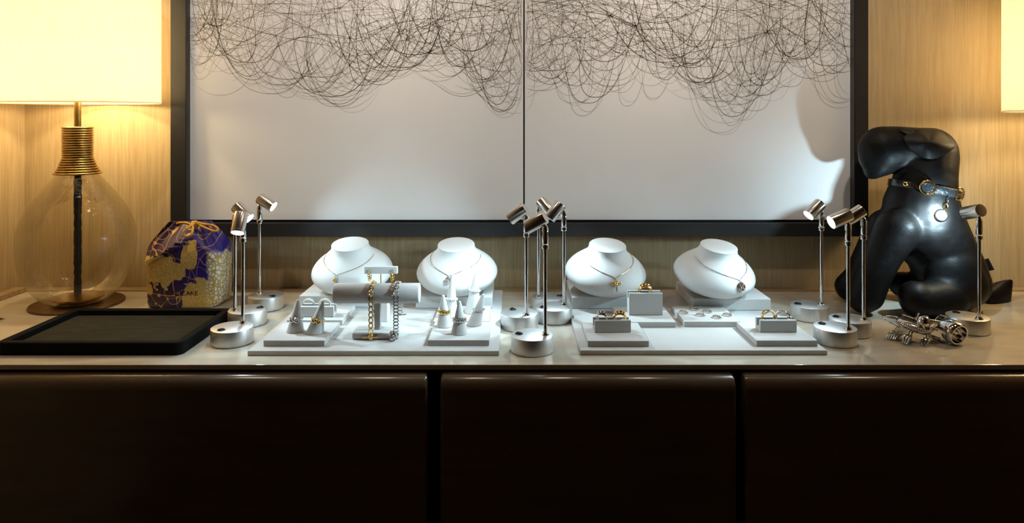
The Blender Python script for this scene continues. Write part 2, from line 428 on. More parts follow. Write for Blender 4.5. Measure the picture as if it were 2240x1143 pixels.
# ---------------------------------------------------------------- framed artwork
YC = 1.772
SA = YC / FPX
def art(px, py): return ((px - CX) * SA, EYE - (py - CY) * SA)
YFR = 1.748
def build_artwork():
    s = YFR / FPX
    fx = lambda px: (px - CX) * s
    fz = lambda py: EYE - (py - CY) * s
    x0, x1 = fx(372.5), fx(1900); zb = fz(517); zt = zb + 1.12
    xi0, xi1, zi = fx(407), fx(1869), fz(488)
    zit = zt - (xi0 - x0)
    t = thing('framed_artwork', 'large framed two-panel white artwork covered in tangled drooping dark lines', 'artwork', (0, YFR, 0))
    def ring(bm, o, i, ya, yb, bev=0.0):
        (ox0, ox1, oz0, oz1), (ix0, ix1, iz0, iz1) = o, i
        for ins, y in ((0, ya),):
            pass
        O = [(ox0, oz0), (ox1, oz0), (ox1, oz1), (ox0, oz1)]; I = [(ix0, iz0), (ix1, iz0), (ix1, iz1), (ix0, iz1)]
        vs = {}
        for nm, L_ in (('O', O), ('I', I)):
            for y in (ya, yb): vs[nm, y] = [bm.verts.new((p[0], y, p[1])) for p in L_]
        for k in range(4):
            j = (k + 1) % 4
            bm.faces.new((vs['O', ya][k], vs['O', ya][j], vs['I', ya][j], vs['I', ya][k]))
            bm.faces.new((vs['O', yb][k], vs['I', yb][k], vs['I', yb][j], vs['O', yb][j]))
            bm.faces.new((vs['O', ya][k], vs['O', yb][k], vs['O', yb][j], vs['O', ya][j]))
            bm.faces.new((vs['I', ya][k], vs['I', ya][j], vs['I', yb][j], vs['I', yb][k]))
    bm = B(); ring(bm, (x0, x1, zb, zt), (xi0, xi1, zi, zit), 0, YW - YFR - .002)
    bmesh.ops.bevel(bm, geom=[e for e in bm.edges if all(v.co.y < .0001 for v in e.verts)], offset=.0012, segments=2, affect='EDGES')
    obj('frame', bm, M_frame, t, 0)
    d = .022
    cx0, cz0 = art(412.5, 480.5); cx1, _ = art(1864.5, 480.5)
    bm = B(); add_box(bm, (xi0 + .0006, d + .012, zi + .0006), (xi1 - .0006, d + .016, zit - .0006)); obj('liner', bm, M_liner, t, 0)
    seam0 = art(1144.5, 0)[0]; seam1 = art(1148.0, 0)[0]
    czt = zit - .004
    # drawing: hanging strokes as thin raised ink ribbons on the canvas surface
    strokes = []
    rnd = random.Random(5)
    lobes = [(455, 120, 60, 8), (520, 150, 80, 10), (560, 190, 85, 8), (620, 220, 90, 9), (690, 222, 95, 9), (745, 246, 105, 12), (800, 205, 90, 12), (850, 178, 110, 14), (905, 150, 85, 10), (955, 140, 80, 12),
             (1020, 165, 80, 9), (1080, 225, 65, 9), (1105, 262, 70, 9), (1135, 235, 60, 7), (1190, 205, 70, 10), (1240, 210, 60, 9), (1278, 258, 62, 7), (1330, 205, 80, 10), (1372, 238, 45, 3), (1440, 226, 60, 6),
             (1480, 165, 100, 12), (1530, 205, 85, 12), (1560, 240, 75, 10), (1595, 298, 75, 7), (1615, 268, 60, 9), (1640, 225, 60, 8), (1692, 222, 55, 5), (1740, 150, 85, 9), (1800, 180, 80, 9), (1848, 238, 80, 8), (425, 100, 60, 9), (438, 175, 55, 7), (1858, 150, 70, 7)]
    for (lx, by, wd, n) in lobes:
        for k in range(n):
            f = (k / n) ** .9
            b_ = by - f * rnd.uniform(20, 90) - rnd.uniform(0, 7)
            c_ = lx + rnd.gauss(0, 10 + 16 * f); wi = wd * rnd.uniform(.75, 1.35)
            H = rnd.uniform(150, 330); sk = rnd.gauss(0, .28); p_ = rnd.uniform(1.8, 2.6)
            u0, u1 = -1.0, 1.0
            if rnd.random() < .3: u0 = -rnd.uniform(.3, .9)
            if rnd.random() < .3: u1 = rnd.uniform(.3, .9)
            pts = []
            for i in range(49):
                u = lerp(u0, u1, i / 48)
                y = b_ - H * (abs(u) ** p_)
                x = c_ + wi * (u + .14 * math.sin(u * PI)) + sk * (b_ - y) * .55
                pts.append((x, y))
            pale = k < 3
            mi = (2 if rnd.random() < .6 else 1) if pale else (1 if rnd.random() < .6 else 0)
            if by - b_ > 45 and rnd.random() < .4: mi = 0
            strokes.append((pts, rnd.uniform(.55, .95) if mi else rnd.uniform(.9, 1.6), mi))
    for k in range(700):   # wandering strokes of the dense band
        x = rnd.uniform(380, 1900); y = rnd.triangular(-230, 150, 10)
        a = rnd.uniform(-.7, .7) + (PI if rnd.random() < .5 else 0)
        cur = rnd.gauss(0, .0042); dc = rnd.gauss(0, .00011)
        n = rnd.randint(50, 130); pts = []
        for i in range(n):
            pts.append((x, y))
            x += 4.2 * math.cos(a); y += 4.2 * math.sin(a)
            a += cur * 4.2; cur += dc
            lim = 150 + 30 * math.sin(x * .013)
            if y > lim - 45: a += -.05 * math.copysign(1, math.cos(a)) * (1 if y < lim else 2) * (1 if math.sin(a) > -.5 else 0)
            if abs(cur) > .011: dc = -dc
        mi = rnd.choices((0, 1, 2), (.28, .34, .38))[0]
        strokes.append((pts, rnd.uniform(.5, 1.15), mi))
    for (name, a, b) in (('canvas_panel', cx0, seam0), ('canvas_panel', seam1, cx1)):
        bm = B(); add_box(bm, (a, d, cz0), (b, d + .0115, czt), .0008, 1)
        for pts, wdt, mi in strokes:
            run = []
            def flush():
                if len(run) > 2:
                    prev = None; m_ = len(run)
                    for i, (x, z) in enumerate(run):
                        x2, z2 = run[min(i + 1, m_ - 1)]; x1_, z1_ = run[max(i - 1, 0)]
                        tx, tz = x2 - x1_, z2 - z1_; l_ = math.hypot(tx, tz) or 1
                        hw = wdt * SA * .5 * (.35 + .65 * min(1, 4 * i / m_, 4 * (m_ - 1 - i) / m_))
                        nx, nz = -tz / l_ * hw, tx / l_ * hw
                        A = bm.verts.new((x + nx, d - .00025, z + nz)); C = bm.verts.new((x - nx, d - .00025, z - nz))
                        if prev: bm.faces.new((prev[0], prev[1], C, A)).material_index = mi + 1
                        prev = (A, C)
                run.clear()
            for (px, py) in pts:
                x, z = art(px, py)
                if a + .0015 < x < b - .0015 and z < czt - .002: run.append((x, z))
                else: flush()
            flush()
        obj(name, bm, [M_canvas] + M_ink, t, 0, fix=False)
build_artwork()

# ---------------------------------------------------------------- table lamps
def make_table_lamp(label, loc, drop=0.0):
    t = thing('table_lamp', label, 'table lamp', loc, 0, 'pair of glass table lamps')
    bm = B(); add_lathe(bm, [(0, 0.0005), (.100, .0005), (.1016, .0015), (.1016, .004), (.1005, .005), (0, .005)], 72); obj('base_plate', bm, M_bronze, t)
    prof = [(.0, .0058), (.040, .0058), (.058, .008), (.074, .016), (.089, .030), (.103, .049), (.114, .073), (.122, .099), (.1265, .127), (.1274, .155), (.1255, .178), (.1205, .198), (.107, .2305), (.093, .252), (.079, .272), (.063, .293), (.050, .308), (.046, .3145)]
    pp = smooth_path([(r, 0, z) for r, z in prof], 4)
    bm = B(); add_lathe(bm, [(max(p.x, 0), p.z) for p in pp], 96, cap=False); obj('glass_vase', bm, M_glass, t, 80)
    bm = B(); add_lathe(bm, [(0, .0105), (.046, .0105), (.056, .0150), (.057, .019), (.054, .0195), (.012, .0235), (0, .0235)], 64); obj('inner_disc', bm, M_brass, t)
    n = 40; bm = B(); pr = []
    rr = random.Random(3)
    for i in range(n + 1): pr.append((.0083 + rr.uniform(-.0011, .0009), lerp(.0236, .330, i / n)))
    add_lathe(bm, pr, 20); obj('inner_rod', bm, M_rod, t)
    pr = []
    zt, zb, nr = .4315, .3155, 20
    def cap_r(z):
        k = (z - zb) / (zt - zb)
        if k > .36: return .0340
        return lerp(.0575, .0340, (1 - ((.36 - k) / .36)) ** .55 if k > 0 else 0)
    pr.append((.030, zb + .0005))
    for i in range(nr):
        z0 = zb + (zt - zb) * i / nr; dz = (zt - zb) / nr; rc = cap_r(z0 + dz / 2)
        for k in range(7):
            a = -PI / 2 + PI * k / 6
            pr.append((rc - .0040 + .0040 * math.cos(a), z0 + dz / 2 + dz * .5 * math.sin(a) * .96))
    pr.append((.006, zt)); 
    bm = B(); add_lathe(bm, pr, 64); obj('coiled_neck', bm, M_brass, t, 60)
    bm = B(); add_cyl(bm, (0, 0, zt - .002), (0, 0, .585 - drop), .0078, 20); obj('stem', bm, M_brass, t)
    zs, ze = .4885 - drop, .775 - drop
    bm = B(); rx, ry = .190, .145
    add_lathe(bm, [(rx, zs), (rx, ze), (rx - .0025, ze), (rx - .0025, zs)], 96, sy=ry / rx, closed=True)
    sh = obj('lamp_shade', bm, M_shade, t)
    bm = B(); add_lathe(bm, [(rx + .0006, zs - .0008), (rx + .0006, zs + .0022), (rx - .0035, zs + .0022), (rx - .0035, zs - .0008)], 96, sy=ry / rx, closed=True)
    obj('hem_trim', bm, M_shade, sh)
    bm = B()
    for a in (0, PI / 2): add_cyl(bm, (-(rx - .004) * math.cos(a), -(ry - .004) * math.sin(a), .742 - drop), ((rx - .004) * math.cos(a), (ry - .004) * math.sin(a), .742 - drop), .0016, 8)
    add_cyl(bm, (0, 0, .585 - drop), (0, 0, .752 - drop), .003, 10)
    obj('shade_carrier', bm, M_brass, t)
    for (bx, z, e) in ((-.05, .519, .28), (.05, .519, .28), (0, .66, 1.0)):
        ld = bpy.data.lights.new('bulb_light', 'POINT'); ld.energy = BULB_W * e; ld.color = BULB_COL; ld.shadow_soft_size = .024
        lo = bpy.data.objects.new('bulb_light', ld); COL.objects.link(lo); lo.parent = t; lo.location = (bx, 0, z - drop)
    return t
make_table_lamp('glass vase table lamp with linen shade standing beside the purple pouch', (-1.0605, 1.671, 0))
make_table_lamp('table lamp behind the leather dog, only the edge of its linen shade showing', (1.345, 1.585, 0), .021)

# ---------------------------------------------------------------- black felt tray
def build_tray():
    x0, x1, y0, y1 = -.987, -.6305, 1.305, 1.545
    t = thing('felt_tray', 'empty black felt-lined presentation tray at the front of the counter', 'tray', ((x0 + x1) / 2, (y0 + y1) / 2, .0003))
    hx, hy = (x1 - x0) / 2, (y1 - y0) / 2
    def rr(hx, hy, c, n=6):
        out = []
        for sx, sy, a0 in ((1, 1, 0), (-1, 1, PI / 2), (-1, -1, PI), (1, -1, 3 * PI / 2)):
            for i in range(n + 1):
                a = a0 + PI / 2 * i / n
                out.append((sx * (hx - c) + c * math.cos(a), sy * (hy - c) + c * math.sin(a)))
        return out
    bm = B(); rings = []
    rim = .0165
    for (ins, z, c) in ((.0015, 0, .014), (0, .0015, .015), (0, .0225, .015), (.0015, .0242, .014), (rim - .002, .0242, .007), (rim, .0228, .006), (rim + .001, .0105, .006)):
        rings.append([bm.verts.new((x, y, z)) for x, y in rr(hx - ins, hy - ins, c)])
    n = len(rings[0])
    for A, C in zip(rings, rings[1:]):
        for i in range(n): bm.faces.new((A[i], A[(i + 1) % n], C[(i + 1) % n], C[i]))
    bm.faces.new(rings[0][::-1]); bm.faces.new(rings[-1])
    obj('rim', bm, M_velvet, t)
    bm = B(); lo = [bm.verts.new((x, y, .0107)) for x, y in rr(hx - rim - .0015, hy - rim - .0015, .006)]; hi = [bm.verts.new((x, y, .0128)) for x, y in rr(hx - rim - .0025, hy - rim - .0025, .005)]
    for i in range(n): bm.faces.new((lo[i], lo[(i + 1) % n], hi[(i + 1) % n], hi[i]))
    bm.faces.new(lo[::-1]); bm.faces.new(hi)
    obj('inner_pad', bm, M_velvet_in, t)
build_tray()
# pen whose tip only just enters the picture
def build_pen():
    tip = Vector((*G(11, 697.5, .003), .0038)); d = Vector((-1, -.10, 0)).normalized()
    t = thing('pen', 'dark pointed pen tip lying on the stone before the glass lamp', 'pen', tip)
    bm = B(); add_lathe(bm, [(.0004, 0), (.0012, .004), (.0034, .014), (.0036, .016)], 16, (0, 0, 0), d); obj('nib_cone', bm, M_bronze, t)
    bm = B(); add_lathe(bm, [(.0036, .0165), (.0037, .03), (.0037, .125), (.003, .13), (0, .131)], 16, (0, 0, 0), d); obj('barrel', bm, M_black_pl, t)
build_pen()

# ---------------------------------------------------------------- drawstring pouch
def pouch_mat():
    m = bpy.data.materials.new('purple and gold brocade'); nt, N, L = ntree(m); b = N['Principled BSDF']
    tc = N.new('ShaderNodeTexCoord'); sep = N.new('ShaderNodeSeparateXYZ'); L.new(tc.outputs['Object'], sep.inputs[0])
    def math_(op, a, c=None, clamp=False):
        n = N.new('ShaderNodeMath'); n.operation = op; n.use_clamp = clamp
        for i, v in enumerate((a, c)):
            if v is None: continue
            if isinstance(v, (int, float)): n.inputs[i].default_value = v
            else: L.new(v, n.inputs[i])
        return n.outputs[0]
    def noise(s, d=3, dist=0):
        n = N.new('ShaderNodeTexNoise'); n.inputs['Scale'].default_value = s; n.inputs['Detail'].default_value = d; n.inputs['Distortion'].default_value = dist
        L.new(tc.outputs['Object'], n.inputs['Vector']); return n.outputs['Fac']
    def vor(s, feat='F1'):
        n = N.new('ShaderNodeTexVoronoi'); n.feature = feat; n.inputs['Scale'].default_value = s
        L.new(tc.outputs['Object'], n.inputs['Vector']); return n.outputs['Distance']
    def mix(f, A, C):
        n = N.new('ShaderNodeMix'); n.data_type = 'RGBA'
        if isinstance(f, (int, float)): n.inputs[0].default_value = f
        else: L.new(f, n.inputs[0])
        for i, v in ((6, A), (7, C)):
            if isinstance(v, tuple): n.inputs[i].default_value = (*v, 1)
            else: L.new(v, n.inputs[i])
        return n.outputs[2]
    x, y, z = sep.outputs
    wob = math_('MULTIPLY', math_('SUBTRACT', noise(38, 4), .5), .07)
    def blob(cx, cz, rx, rz):
        dx = math_('DIVIDE', math_('SUBTRACT', x, cx), rx); dz = math_('DIVIDE', math_('SUBTRACT', math_('ADD', z, wob), cz), rz)
        d = math_('ADD', math_('MULTIPLY', dx, dx), math_('MULTIPLY', dz, dz))
        return math_('MULTIPLY', math_('SUBTRACT', 1.0, d), 9, True)
    g = blob(-.050, .088, .068, .036)
    g = math_('MAXIMUM', g, blob(.022, .122, .020, .040))
    g = math_('MAXIMUM', g, blob(.052, .022, .048, .052))
    g = math_('MAXIMUM', g, blob(-.09, .04, .026, .014))
    # thin golden trailing stems
    def contour(sc, wdt, off):
        mp = N.new('ShaderNodeMapping'); mp.inputs['Scale'].default_value = sc; mp.inputs['Location'].default_value = (off, off, off); L.new(tc.outputs['Object'], mp.inputs['Vector'])
        n = N.new('ShaderNodeTexNoise'); n.inputs['Scale'].default_value = 1; n.inputs['Detail'].default_value = 0; L.new(mp.outputs[0], n.inputs['Vector'])
        return math_('LESS_THAN', math_('ABSOLUTE', math_('SUBTRACT', n.outputs['Fac'], .5)), wdt)
    stem = math_('MAXIMUM', math_('MAXIMUM', contour((17, 9, 26), .0065, 3.1), contour((26, 9, 15), .006, 7.7)), contour((21, 9, 21), .005, 12.3))
    gold_d = mix(math_('MULTIPLY', noise(240, 4), 1.0), (.34, .19, .03), (1.0, .76, .28))
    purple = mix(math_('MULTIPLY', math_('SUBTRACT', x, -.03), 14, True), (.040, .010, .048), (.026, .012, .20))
    col = mix(stem, purple, (.62, .36, .09))
    petals = math_('MULTIPLY', math_('LESS_THAN', vor(62), .26), math_('LESS_THAN', z, .060))
    col = mix(petals, col, (.62, .47, .20))
    col = mix(g, col, gold_d)
    # white blossom cells over the side panel
    wm = math_('MULTIPLY', math_('MULTIPLY', math_('SUBTRACT', math_('ADD', x, math_('MULTIPLY', y, .2)), math_('ADD', .050, math_('MULTIPLY', wob, .5))), 90, True), math_('MULTIPLY', math_('SUBTRACT', .135, math_('ADD', z, wob)), 60, True))
    cell = N.new('ShaderNodeTexVoronoi'); cell.feature = 'DISTANCE_TO_EDGE'; cell.inputs['Scale'].default_value = 105; L.new(tc.outputs['Object'], cell.inputs['Vector'])
    wh = mix(math_('GREATER_THAN', cell.outputs['Distance'], .13), (.55, .36, .08), (.80, .80, .76))
    col = mix(wm, col, wh)
    L.new(col, b.inputs['Base Color'])
    b.inputs['Roughness'].default_value = .38
    L.new(math_('MULTIPLY', g, .25), b.inputs['Metallic'])
    bp = N.new('ShaderNodeBump'); bp.inputs['Strength'].default_value = .35; bp.inputs['Distance'].default_value = .001
    L.new(noise(260, 4), bp.inputs['Height']); L.new(bp.outputs[0], b.inputs['Normal'])
    return m
def build_pouch():
    t = thing('drawstring_pouch', 'purple and gold brocade drawstring pouch standing behind the black tray', 'pouch', (-.790, 1.680, .0003))
    lv = [(0, .078, .047), (.006, .083, .051), (.03, .086, .054), (.06, .089, .056), (.09, .092, .057), (.115, .093, .056), (.135, .0905, .051), (.152, .084, .043), (.168, .073, .033), (.182, .062, .023), (.192, .054, .015), (.199, .048, .009)]
    P = smooth_path([(a, b_, c) for a, b_, c in [(l[1], l[2], l[0]) for l in lv]], 14)
    n = 120; bm = B(); rings = []
    for p in P:
        ring = []
        for i in range(n):
            a = 2 * PI * i / n
            k = lerp(.30, .62, min(1, max(0, p.z / .19)))
            cx = math.copysign(abs(math.cos(a)) ** k, math.cos(a)); sy = math.copysign(abs(math.sin(a)) ** k, math.sin(a))
            x, y, z = p.x * cx, p.y * sy, p.z
            # gathered pleats towards the top
            g = max(0, (z - .120) / .08)
            y += g * .0055 * math.sin(13 * a + 2.1 * math.sin(2 * a)) * (1 if abs(sy) > .25 else .3)
            if y < 0:   # the overhanging fold of the front face
                zl = .100 + .060 * (x + .092) / .105
                dl = z - zl
                wgt = max(0, min(1, (.022 - x) / .03))
                sg = max(0, min(1, (dl + .003) / .006)); sg = sg * sg * (3 - 2 * sg)
                y -= wgt * .012 * math.exp(-max(dl, 0) / .018) * sg - wgt * .004 * math.exp(min(dl, 0) / .012) * (1 - sg)
                # second crease to the other side
                z2 = .172 - .9 * (x - .018)
                d2 = z - z2
                if x > .018: y -= .006 * math.exp(-abs(d2) / .010)
            x += .0025 * math.sin(40 * z + a * 3)
            ring.append(bm.verts.new((x, y, z)))
        rings.append(ring)
    for A, C in zip(rings, rings[1:]):
        for i in range(n): bm.faces.new((A[i], A[(i + 1) % n], C[(i + 1) % n], C[i]))
    bm.faces.new(rings[0][::-1]); bm.faces.new(rings[-1])
    obj('pouch_body', bm, pouch_mat(), t, 50)
    # cord: loops, knot, strands along the mouth
    def q(px, py, Y): p = PP(px, py, Y); return (p.x + .790, p.y - 1.680, p.z)
    bm = B()
    add_tube(bm, smooth_path([q(428, 488, 1.655), q(415, 496, 1.625), q(403, 505, 1.618), q(402, 513, 1.616), q(410, 517, 1.614), q(419, 512, 1.614), q(422, 500, 1.625), q(421, 489, 1.645), q(428, 484, 1.655)], 8), .0027, 8)
    obj('cord_loop', bm, M_cord, t)
    bm = B()
    add_tube(bm, smooth_path([q(430, 487, 1.655), q(446, 490, 1.648), q(463, 492, 1.645), q(475, 498, 1.640), q(476, 504, 1.636), q(466, 505, 1.634), q(452, 499, 1.640), q(436, 492, 1.650)], 8), .0027, 8)
    obj('cord_loop', bm, M_cord, t)
    bm = B()
    add_tube(bm, smooth_path([q(374, 494, 1.676), q(390, 488, 1.668), q(405, 487, 1.664), q(418, 490, 1.66), q(428, 489, 1.655)], 6), .0027, 8)
    add_tube(bm, smooth_path([q(393, 489, 1.672), q(400, 495, 1.664), q(412, 494, 1.66), q(424, 490, 1.656)], 6), .0025, 8)
    obj('cord_strand', bm, M_cord, t)
    bm = B()
    for (px, py, r_) in ((428, 487, .0062), (434, 490, .0056), (423, 486, .0048), (431, 494, .0048)): add_ball(bm, q(px, py, 1.653), r_, 14, 8, (1.1, .9, .8))
    obj('cord_knot', bm, M_cord, t)
    me = text_mesh('CUPCAKE', .0148)
    bm2 = bmesh.new(); bm2.from_mesh(me); bpy.data.meshes.remove(me)
    bodyo = [c for c in t.children if c.name.startswith('pouch_body')][0]
    bv = BVHTree.FromPolygons([v.co.copy() for v in bodyo.data.vertices], [p.vertices[:] for p in bodyo.data.polygons])
    for v in bm2.verts:
        x, z = v.co.x * 1.06 + .0085, v.co.y + .0365
        hit = bv.ray_cast(Vector((x, -.3, z)), Vector((0, 1, 0)))
        v.co = (x, (hit[0].y if hit[0] else -.057) - .0004 - v.co.z * .3, z)
    obj('lettering', bm2, M_letter, t, 0)
build_pouch()

# ---------------------------------------------------------------- display boards, platforms, blocks
Z1 = .0092            # top of the big boards
Z2 = .0208            # top of the small platforms
def board(x0, y0, wx, dy, label):
    bm = B(); add_box(bm, (0, 0, 0), (wx, dy, Z1 - .0004), .0014, 2)
    o = obj('display_board', bm, M_suede, None, 0); at(o, (x0, y0, .0003))
    return tag(o, label, 'display board', 'large grey suede display boards')
board(-.5052, 1.3045, .479, .464, 'large pale grey suede board under the rings and bracelet stand')
board(.1282, 1.308, .472, .464, 'large pale grey suede board under the ring blocks and infinity rings')
bm = B(); add_box(bm, (0, 0, 0), (.119, .120, Z2 - Z1 - .0003), .0012, 2)
plat0 = obj('display_platform', bm, M_suede, None, 0); plat0['group'] = 'small square suede platforms'; plat0['category'] = 'display platform'
first = [True]
def platform(x0, y0, label, rz=0):
    o = plat0 if first[0] else plat0.copy()
    if not first[0]: COL.objects.link(o)
    first[0] = False
    at(o, (x0, y0, Z1 + .0001), rz); o['label'] = label
    return o
platform(-.4843, 1.3304, 'small square suede platform with two ring cones side by side')
platform(-.4835, 1.466, 'small square suede platform under the white block with two pave rings')
platform(-.1655, 1.333, 'small square suede platform with three short ring cones')
platform(-.1695, 1.4575, 'small square suede platform under two tall white ring cones')
platform(.1448, 1.328, 'small square suede platform under the block with silver and gold rings')
platform(.2265, 1.4515, 'small square suede platform under the tall upright ring block')
platform(.3635, 1.4545, 'small square suede platform scattered with loose hoop earrings')
platform(.4728, 1.3305, 'small square suede platform under the block with two infinity rings')
def pedestal(x0, y0, label):
    bm = B(); add_box(bm, (0, 0, 0), (.1785, .174, .0270), .0018, 2)
    o = obj('pedestal_block', bm, M_suede_w, None, 0); at(o, (x0, y0, Z1 + .0001))
    return tag(o, label, 'pedestal', 'white pedestals under the necklace busts')
pedestal(-.5008, 1.606, 'white square pedestal under the bust half hidden by the roll stand')
pedestal(-.2265, 1.597, 'white square pedestal under the bust behind the tall cones')
pedestal(.1377, 1.594, 'white square pedestal under the gold cross necklace bust')
pedestal(.4158, 1.579, 'white square pedestal under the silver medallion necklace bust')
ZP = Z1 + .0273
def ring_block(x, y, z, h, label, rz=0, wx=.0730, dy=.0290):
    """suede block with a slot along its top that grips the rings; origin at the middle of its base"""
    bm = B(); g, gd = .0075, .0150; c = .0012
    poly = [(-dy / 2, c), (-dy / 2 + c, 0), (dy / 2 - c, 0), (dy / 2, c), (dy / 2, h - c), (dy / 2 - c, h), (g, h), (g - .0006, h - .001), (g - .0008, h - gd), (-g + .0008, h - gd), (-g + .0006, h - .001), (-g, h), (-dy / 2 + c, h), (-dy / 2, h - c)]
    add_prism(bm, poly, -wx / 2, wx / 2, 'x')
    o = obj('ring_block', bm, M_suede, None, 0); at(o, (x, y, z + .0001), rz)
    return tag(o, label, 'ring block', 'slotted suede ring blocks')
RB1 = (-.4255, 1.5005); ring_block(*RB1, Z2, .0229, 'low white block holding two glittering pave rings')
RB2 = (.2005, 1.3935); ring_block(*RB2, Z2, .0242, 'low grey block holding an openwork silver and a gold ring', R(2))
RB3 = (.2910, 1.5150); ring_block(*RB3, Z2, .0480, 'tall upright pale block with one wide gold ring on top')
RB4 = (.5347, 1.3945); ring_block(*RB4, Z2, .0242, 'low brownish-shaded block holding gold and silver infinity rings')

# ---------------------------------------------------------------- rings
def ring_thing(label, loc, axis=(0, 1, 0), group='rings on display', cat='ring'):
    t = thing('finger_ring', label, cat, loc, 0, group)
    q = Vector((0, 1, 0)).rotation_difference(Vector(axis).normalized())
    t.rotation_mode = 'QUATERNION'; t.rotation_quaternion = q
    return t
def band(bm, Rr, wd, th):       # axis along local y
    add_lathe(bm, [(Rr, -wd / 2 + .0004), (Rr + th * .8, -wd / 2), (Rr + th, -wd / 4), (Rr + th, wd / 4), (Rr + th * .8, wd / 2), (Rr, wd / 2 - .0004)], 48, (0, 0, 0), (0, 1, 0), closed=True)
def ring_pave(label, loc, m, gems, axis=(0, 1, .25), Rr=.0112, wd=.0085):
    t = ring_thing(label, loc, axis)
    bm = B(); band(bm, Rr, wd, .0012); obj('ring_band', bm, m, t)
    bm = B()
    for row in (-1, 0, 1):
        for k in range(19):
            a = R(-8 + 196 * k / 18) + (.08 if row else 0)
            add_ball(bm, ((Rr + .0014) * math.cos(a), row * wd * .30, (Rr + .0014) * math.sin(a)), .0010, 8, 6)
    obj('stone_pave', bm, gems, t)
    return t
def ring_open(label, loc, m, axis=(0, 1, 0), Rr=.0115, wd=.0080, n=13):
    """openwork band of small round links between two thin hoops"""
    t = ring_thing(label, loc, axis)
    bm = B(); band(bm, Rr - .0009, wd * .8, .0009); obj('ring_band', bm, m, t)
    bm = B()
    for s in (-1, 1): add_torus(bm, (0, s * wd / 2, 0), Rr, .0013, (0, 1, 0), 40, 6)
    obj('edge_hoop', bm, m, t)
    bm = B()
    for k in range(n):
        a = 2 * PI * k / n
        c = Vector((math.cos(a), 0, math.sin(a)))
        add_torus(bm, c * (Rr + .0006), wd * .36, .0012, c, 14, 6)
    obj('link_pattern', bm, m, t)
    return t
def ring_infinity(label, loc, m, axis=(0, 1, 0), Rr=.0122):
    t = ring_thing(label, loc, axis)
    for ph in (0, PI):
        bm = B(); pts = []
        for i in range(72):
            a = 2 * PI * i / 72
            r_ = Rr + .0012 * math.cos(2 * a + ph) * 1.2
            pts.append((r_ * math.cos(a), .0050 * math.sin(2 * a + ph), r_ * math.sin(a)))
        add_tube(bm, pts, .0014, 8, closed=True)
        obj('twisted_strand', bm, m, t)
    return t
def ring_motif(label, loc, m, axis, Rr, motif='bezel', mg=None):
    t = ring_thing(label, loc, axis)
    bm = B(); add_torus(bm, (0, 0, 0), Rr, .0011, (0, 1, 0), 40, 8); obj('ring_band', bm, m, t)
    q = Vector((0, 1, 0)).rotation_difference(Vector(axis).normalized())
    fr = q.inverted() @ Vector((0, -1, 0)); fr.y = 0; fr.normalize()
    sd = Vector((0, 1, 0)).cross(fr)
    bm = B()
    if motif == 'bezel':
        for s in (-1, 1):
            c = fr * (Rr + .0012) + sd * (s * .0042)
            add_torus(bm, c, .0040, .0015, fr + sd * (s * .3), 20, 8)
            add_ball(bm, c, .0022, 12, 8)
        for s in (-1, 1): add_ball(bm, fr * (Rr * .62) + sd * (s * Rr * .82), .0017, 10, 8)
    elif motif == 'links':
        for k in range(9):
            a = R(-80 + 20 * k)
            c = fr * (Rr * math.cos(a)) + sd * (Rr * math.sin(a))
            add_torus(bm, c * 1.06, .0030, .0013, c, 14, 6, sx=1.25)
    else:
        for k in range(22):
            a = R(-100 + 200 * k / 21)
            c = fr * (Rr * math.cos(a)) + sd * (Rr * math.sin(a))
            add_ball(bm, c * 1.04 + Vector((0, .0010 * (-1) ** k, 0)), .0019, 8, 6)
    obj('ring_motif', bm, mg or m, t)
    return t
def on_block(rb, dx, h, up): return (rb[0] + dx, rb[1], Z2 + h + up)
ring_pave('white pave ring in the low white block, beside the gold-white ring', on_block(RB1, -.0215, .0229, .0010), M_silver, M_gem)
ring_pave('gold and white pave ring in the low white block', on_block(RB1, .0140, .0229, .0010), M_gold, M_gem)
ring_open('openwork silver ring in the grey block beside a gold ring', on_block(RB2, -.0200, .0242, .0035), M_silver, (.30, 1, .55), .0105, .0092)
ring_open('openwork gold ring in the grey block beside a silver ring', on_block(RB2, .0165, .0242, .0035), M_gold, (.10, 1, .55), .0112, .0092)
ring_open('wide openwork gold ring on the tall upright block', on_block(RB3, .0010, .0480, .0045), M_gold, (.08, 1, .50), .0128, .0098, 14)
ring_infinity('twisted gold infinity ring on the shaded block', on_block(RB4, -.0155, .0242, .0025), M_gold)
ring_infinity('twisted silver infinity ring on the shaded block', on_block(RB4, .0130, .0242, .0020), M_silver, (.25, 1, 0))

# ---------------------------------------------------------------- ring cones
def cone(bx, by, z, r, h, tip, label, tall=False):
    """oblique suede cone; tip = offset of its rounded top from the base middle"""
    bm = B(); prof = []
    for i in range(15):
        k = i / 14
        rr = r * (1 - k) ** .92 + .0030 * k
        prof.append((k * h, rr, k))
    prof = [(0, r - .0008, 0), (.0008, r, .005)] + prof[1:]
    for j in range(1, 5):
        a = PI / 2 * j / 4; prof.append((h + .0028 * math.sin(a), .0030 * math.cos(a) + .00005, 1 + .0028 * math.sin(a) / h))
    rings = []; n = 40
    for zz, rr, k in prof:
        rings.append([bm.verts.new((tip[0] * k + rr * math.cos(2 * PI * i / n), tip[1] * k + rr * math.sin(2 * PI * i / n), zz)) for i in range(n)])
    for A, C in zip(rings, rings[1:]):
        for i in range(n): bm.faces.new((A[i], A[(i + 1) % n], C[(i + 1) % n], C[i]))
    bm.faces.new(rings[0][::-1]); bm.faces.new(rings[-1])
    o = obj('ring_cone', bm, M_suede_w if tall else M_suede, None, 50); at(o, (bx, by, z + .0001))
    tag(o, label, 'ring cone', 'suede ring cones')
    def spot(k, slope=0.0):
        rr = r * (1 - k) ** .92 + .0030 * k
        return Vector((bx + tip[0] * k, by + tip[1] * k, z + h * k)), Vector((tip[0] + slope * h, tip[1], h)).normalized(), rr
    return spot
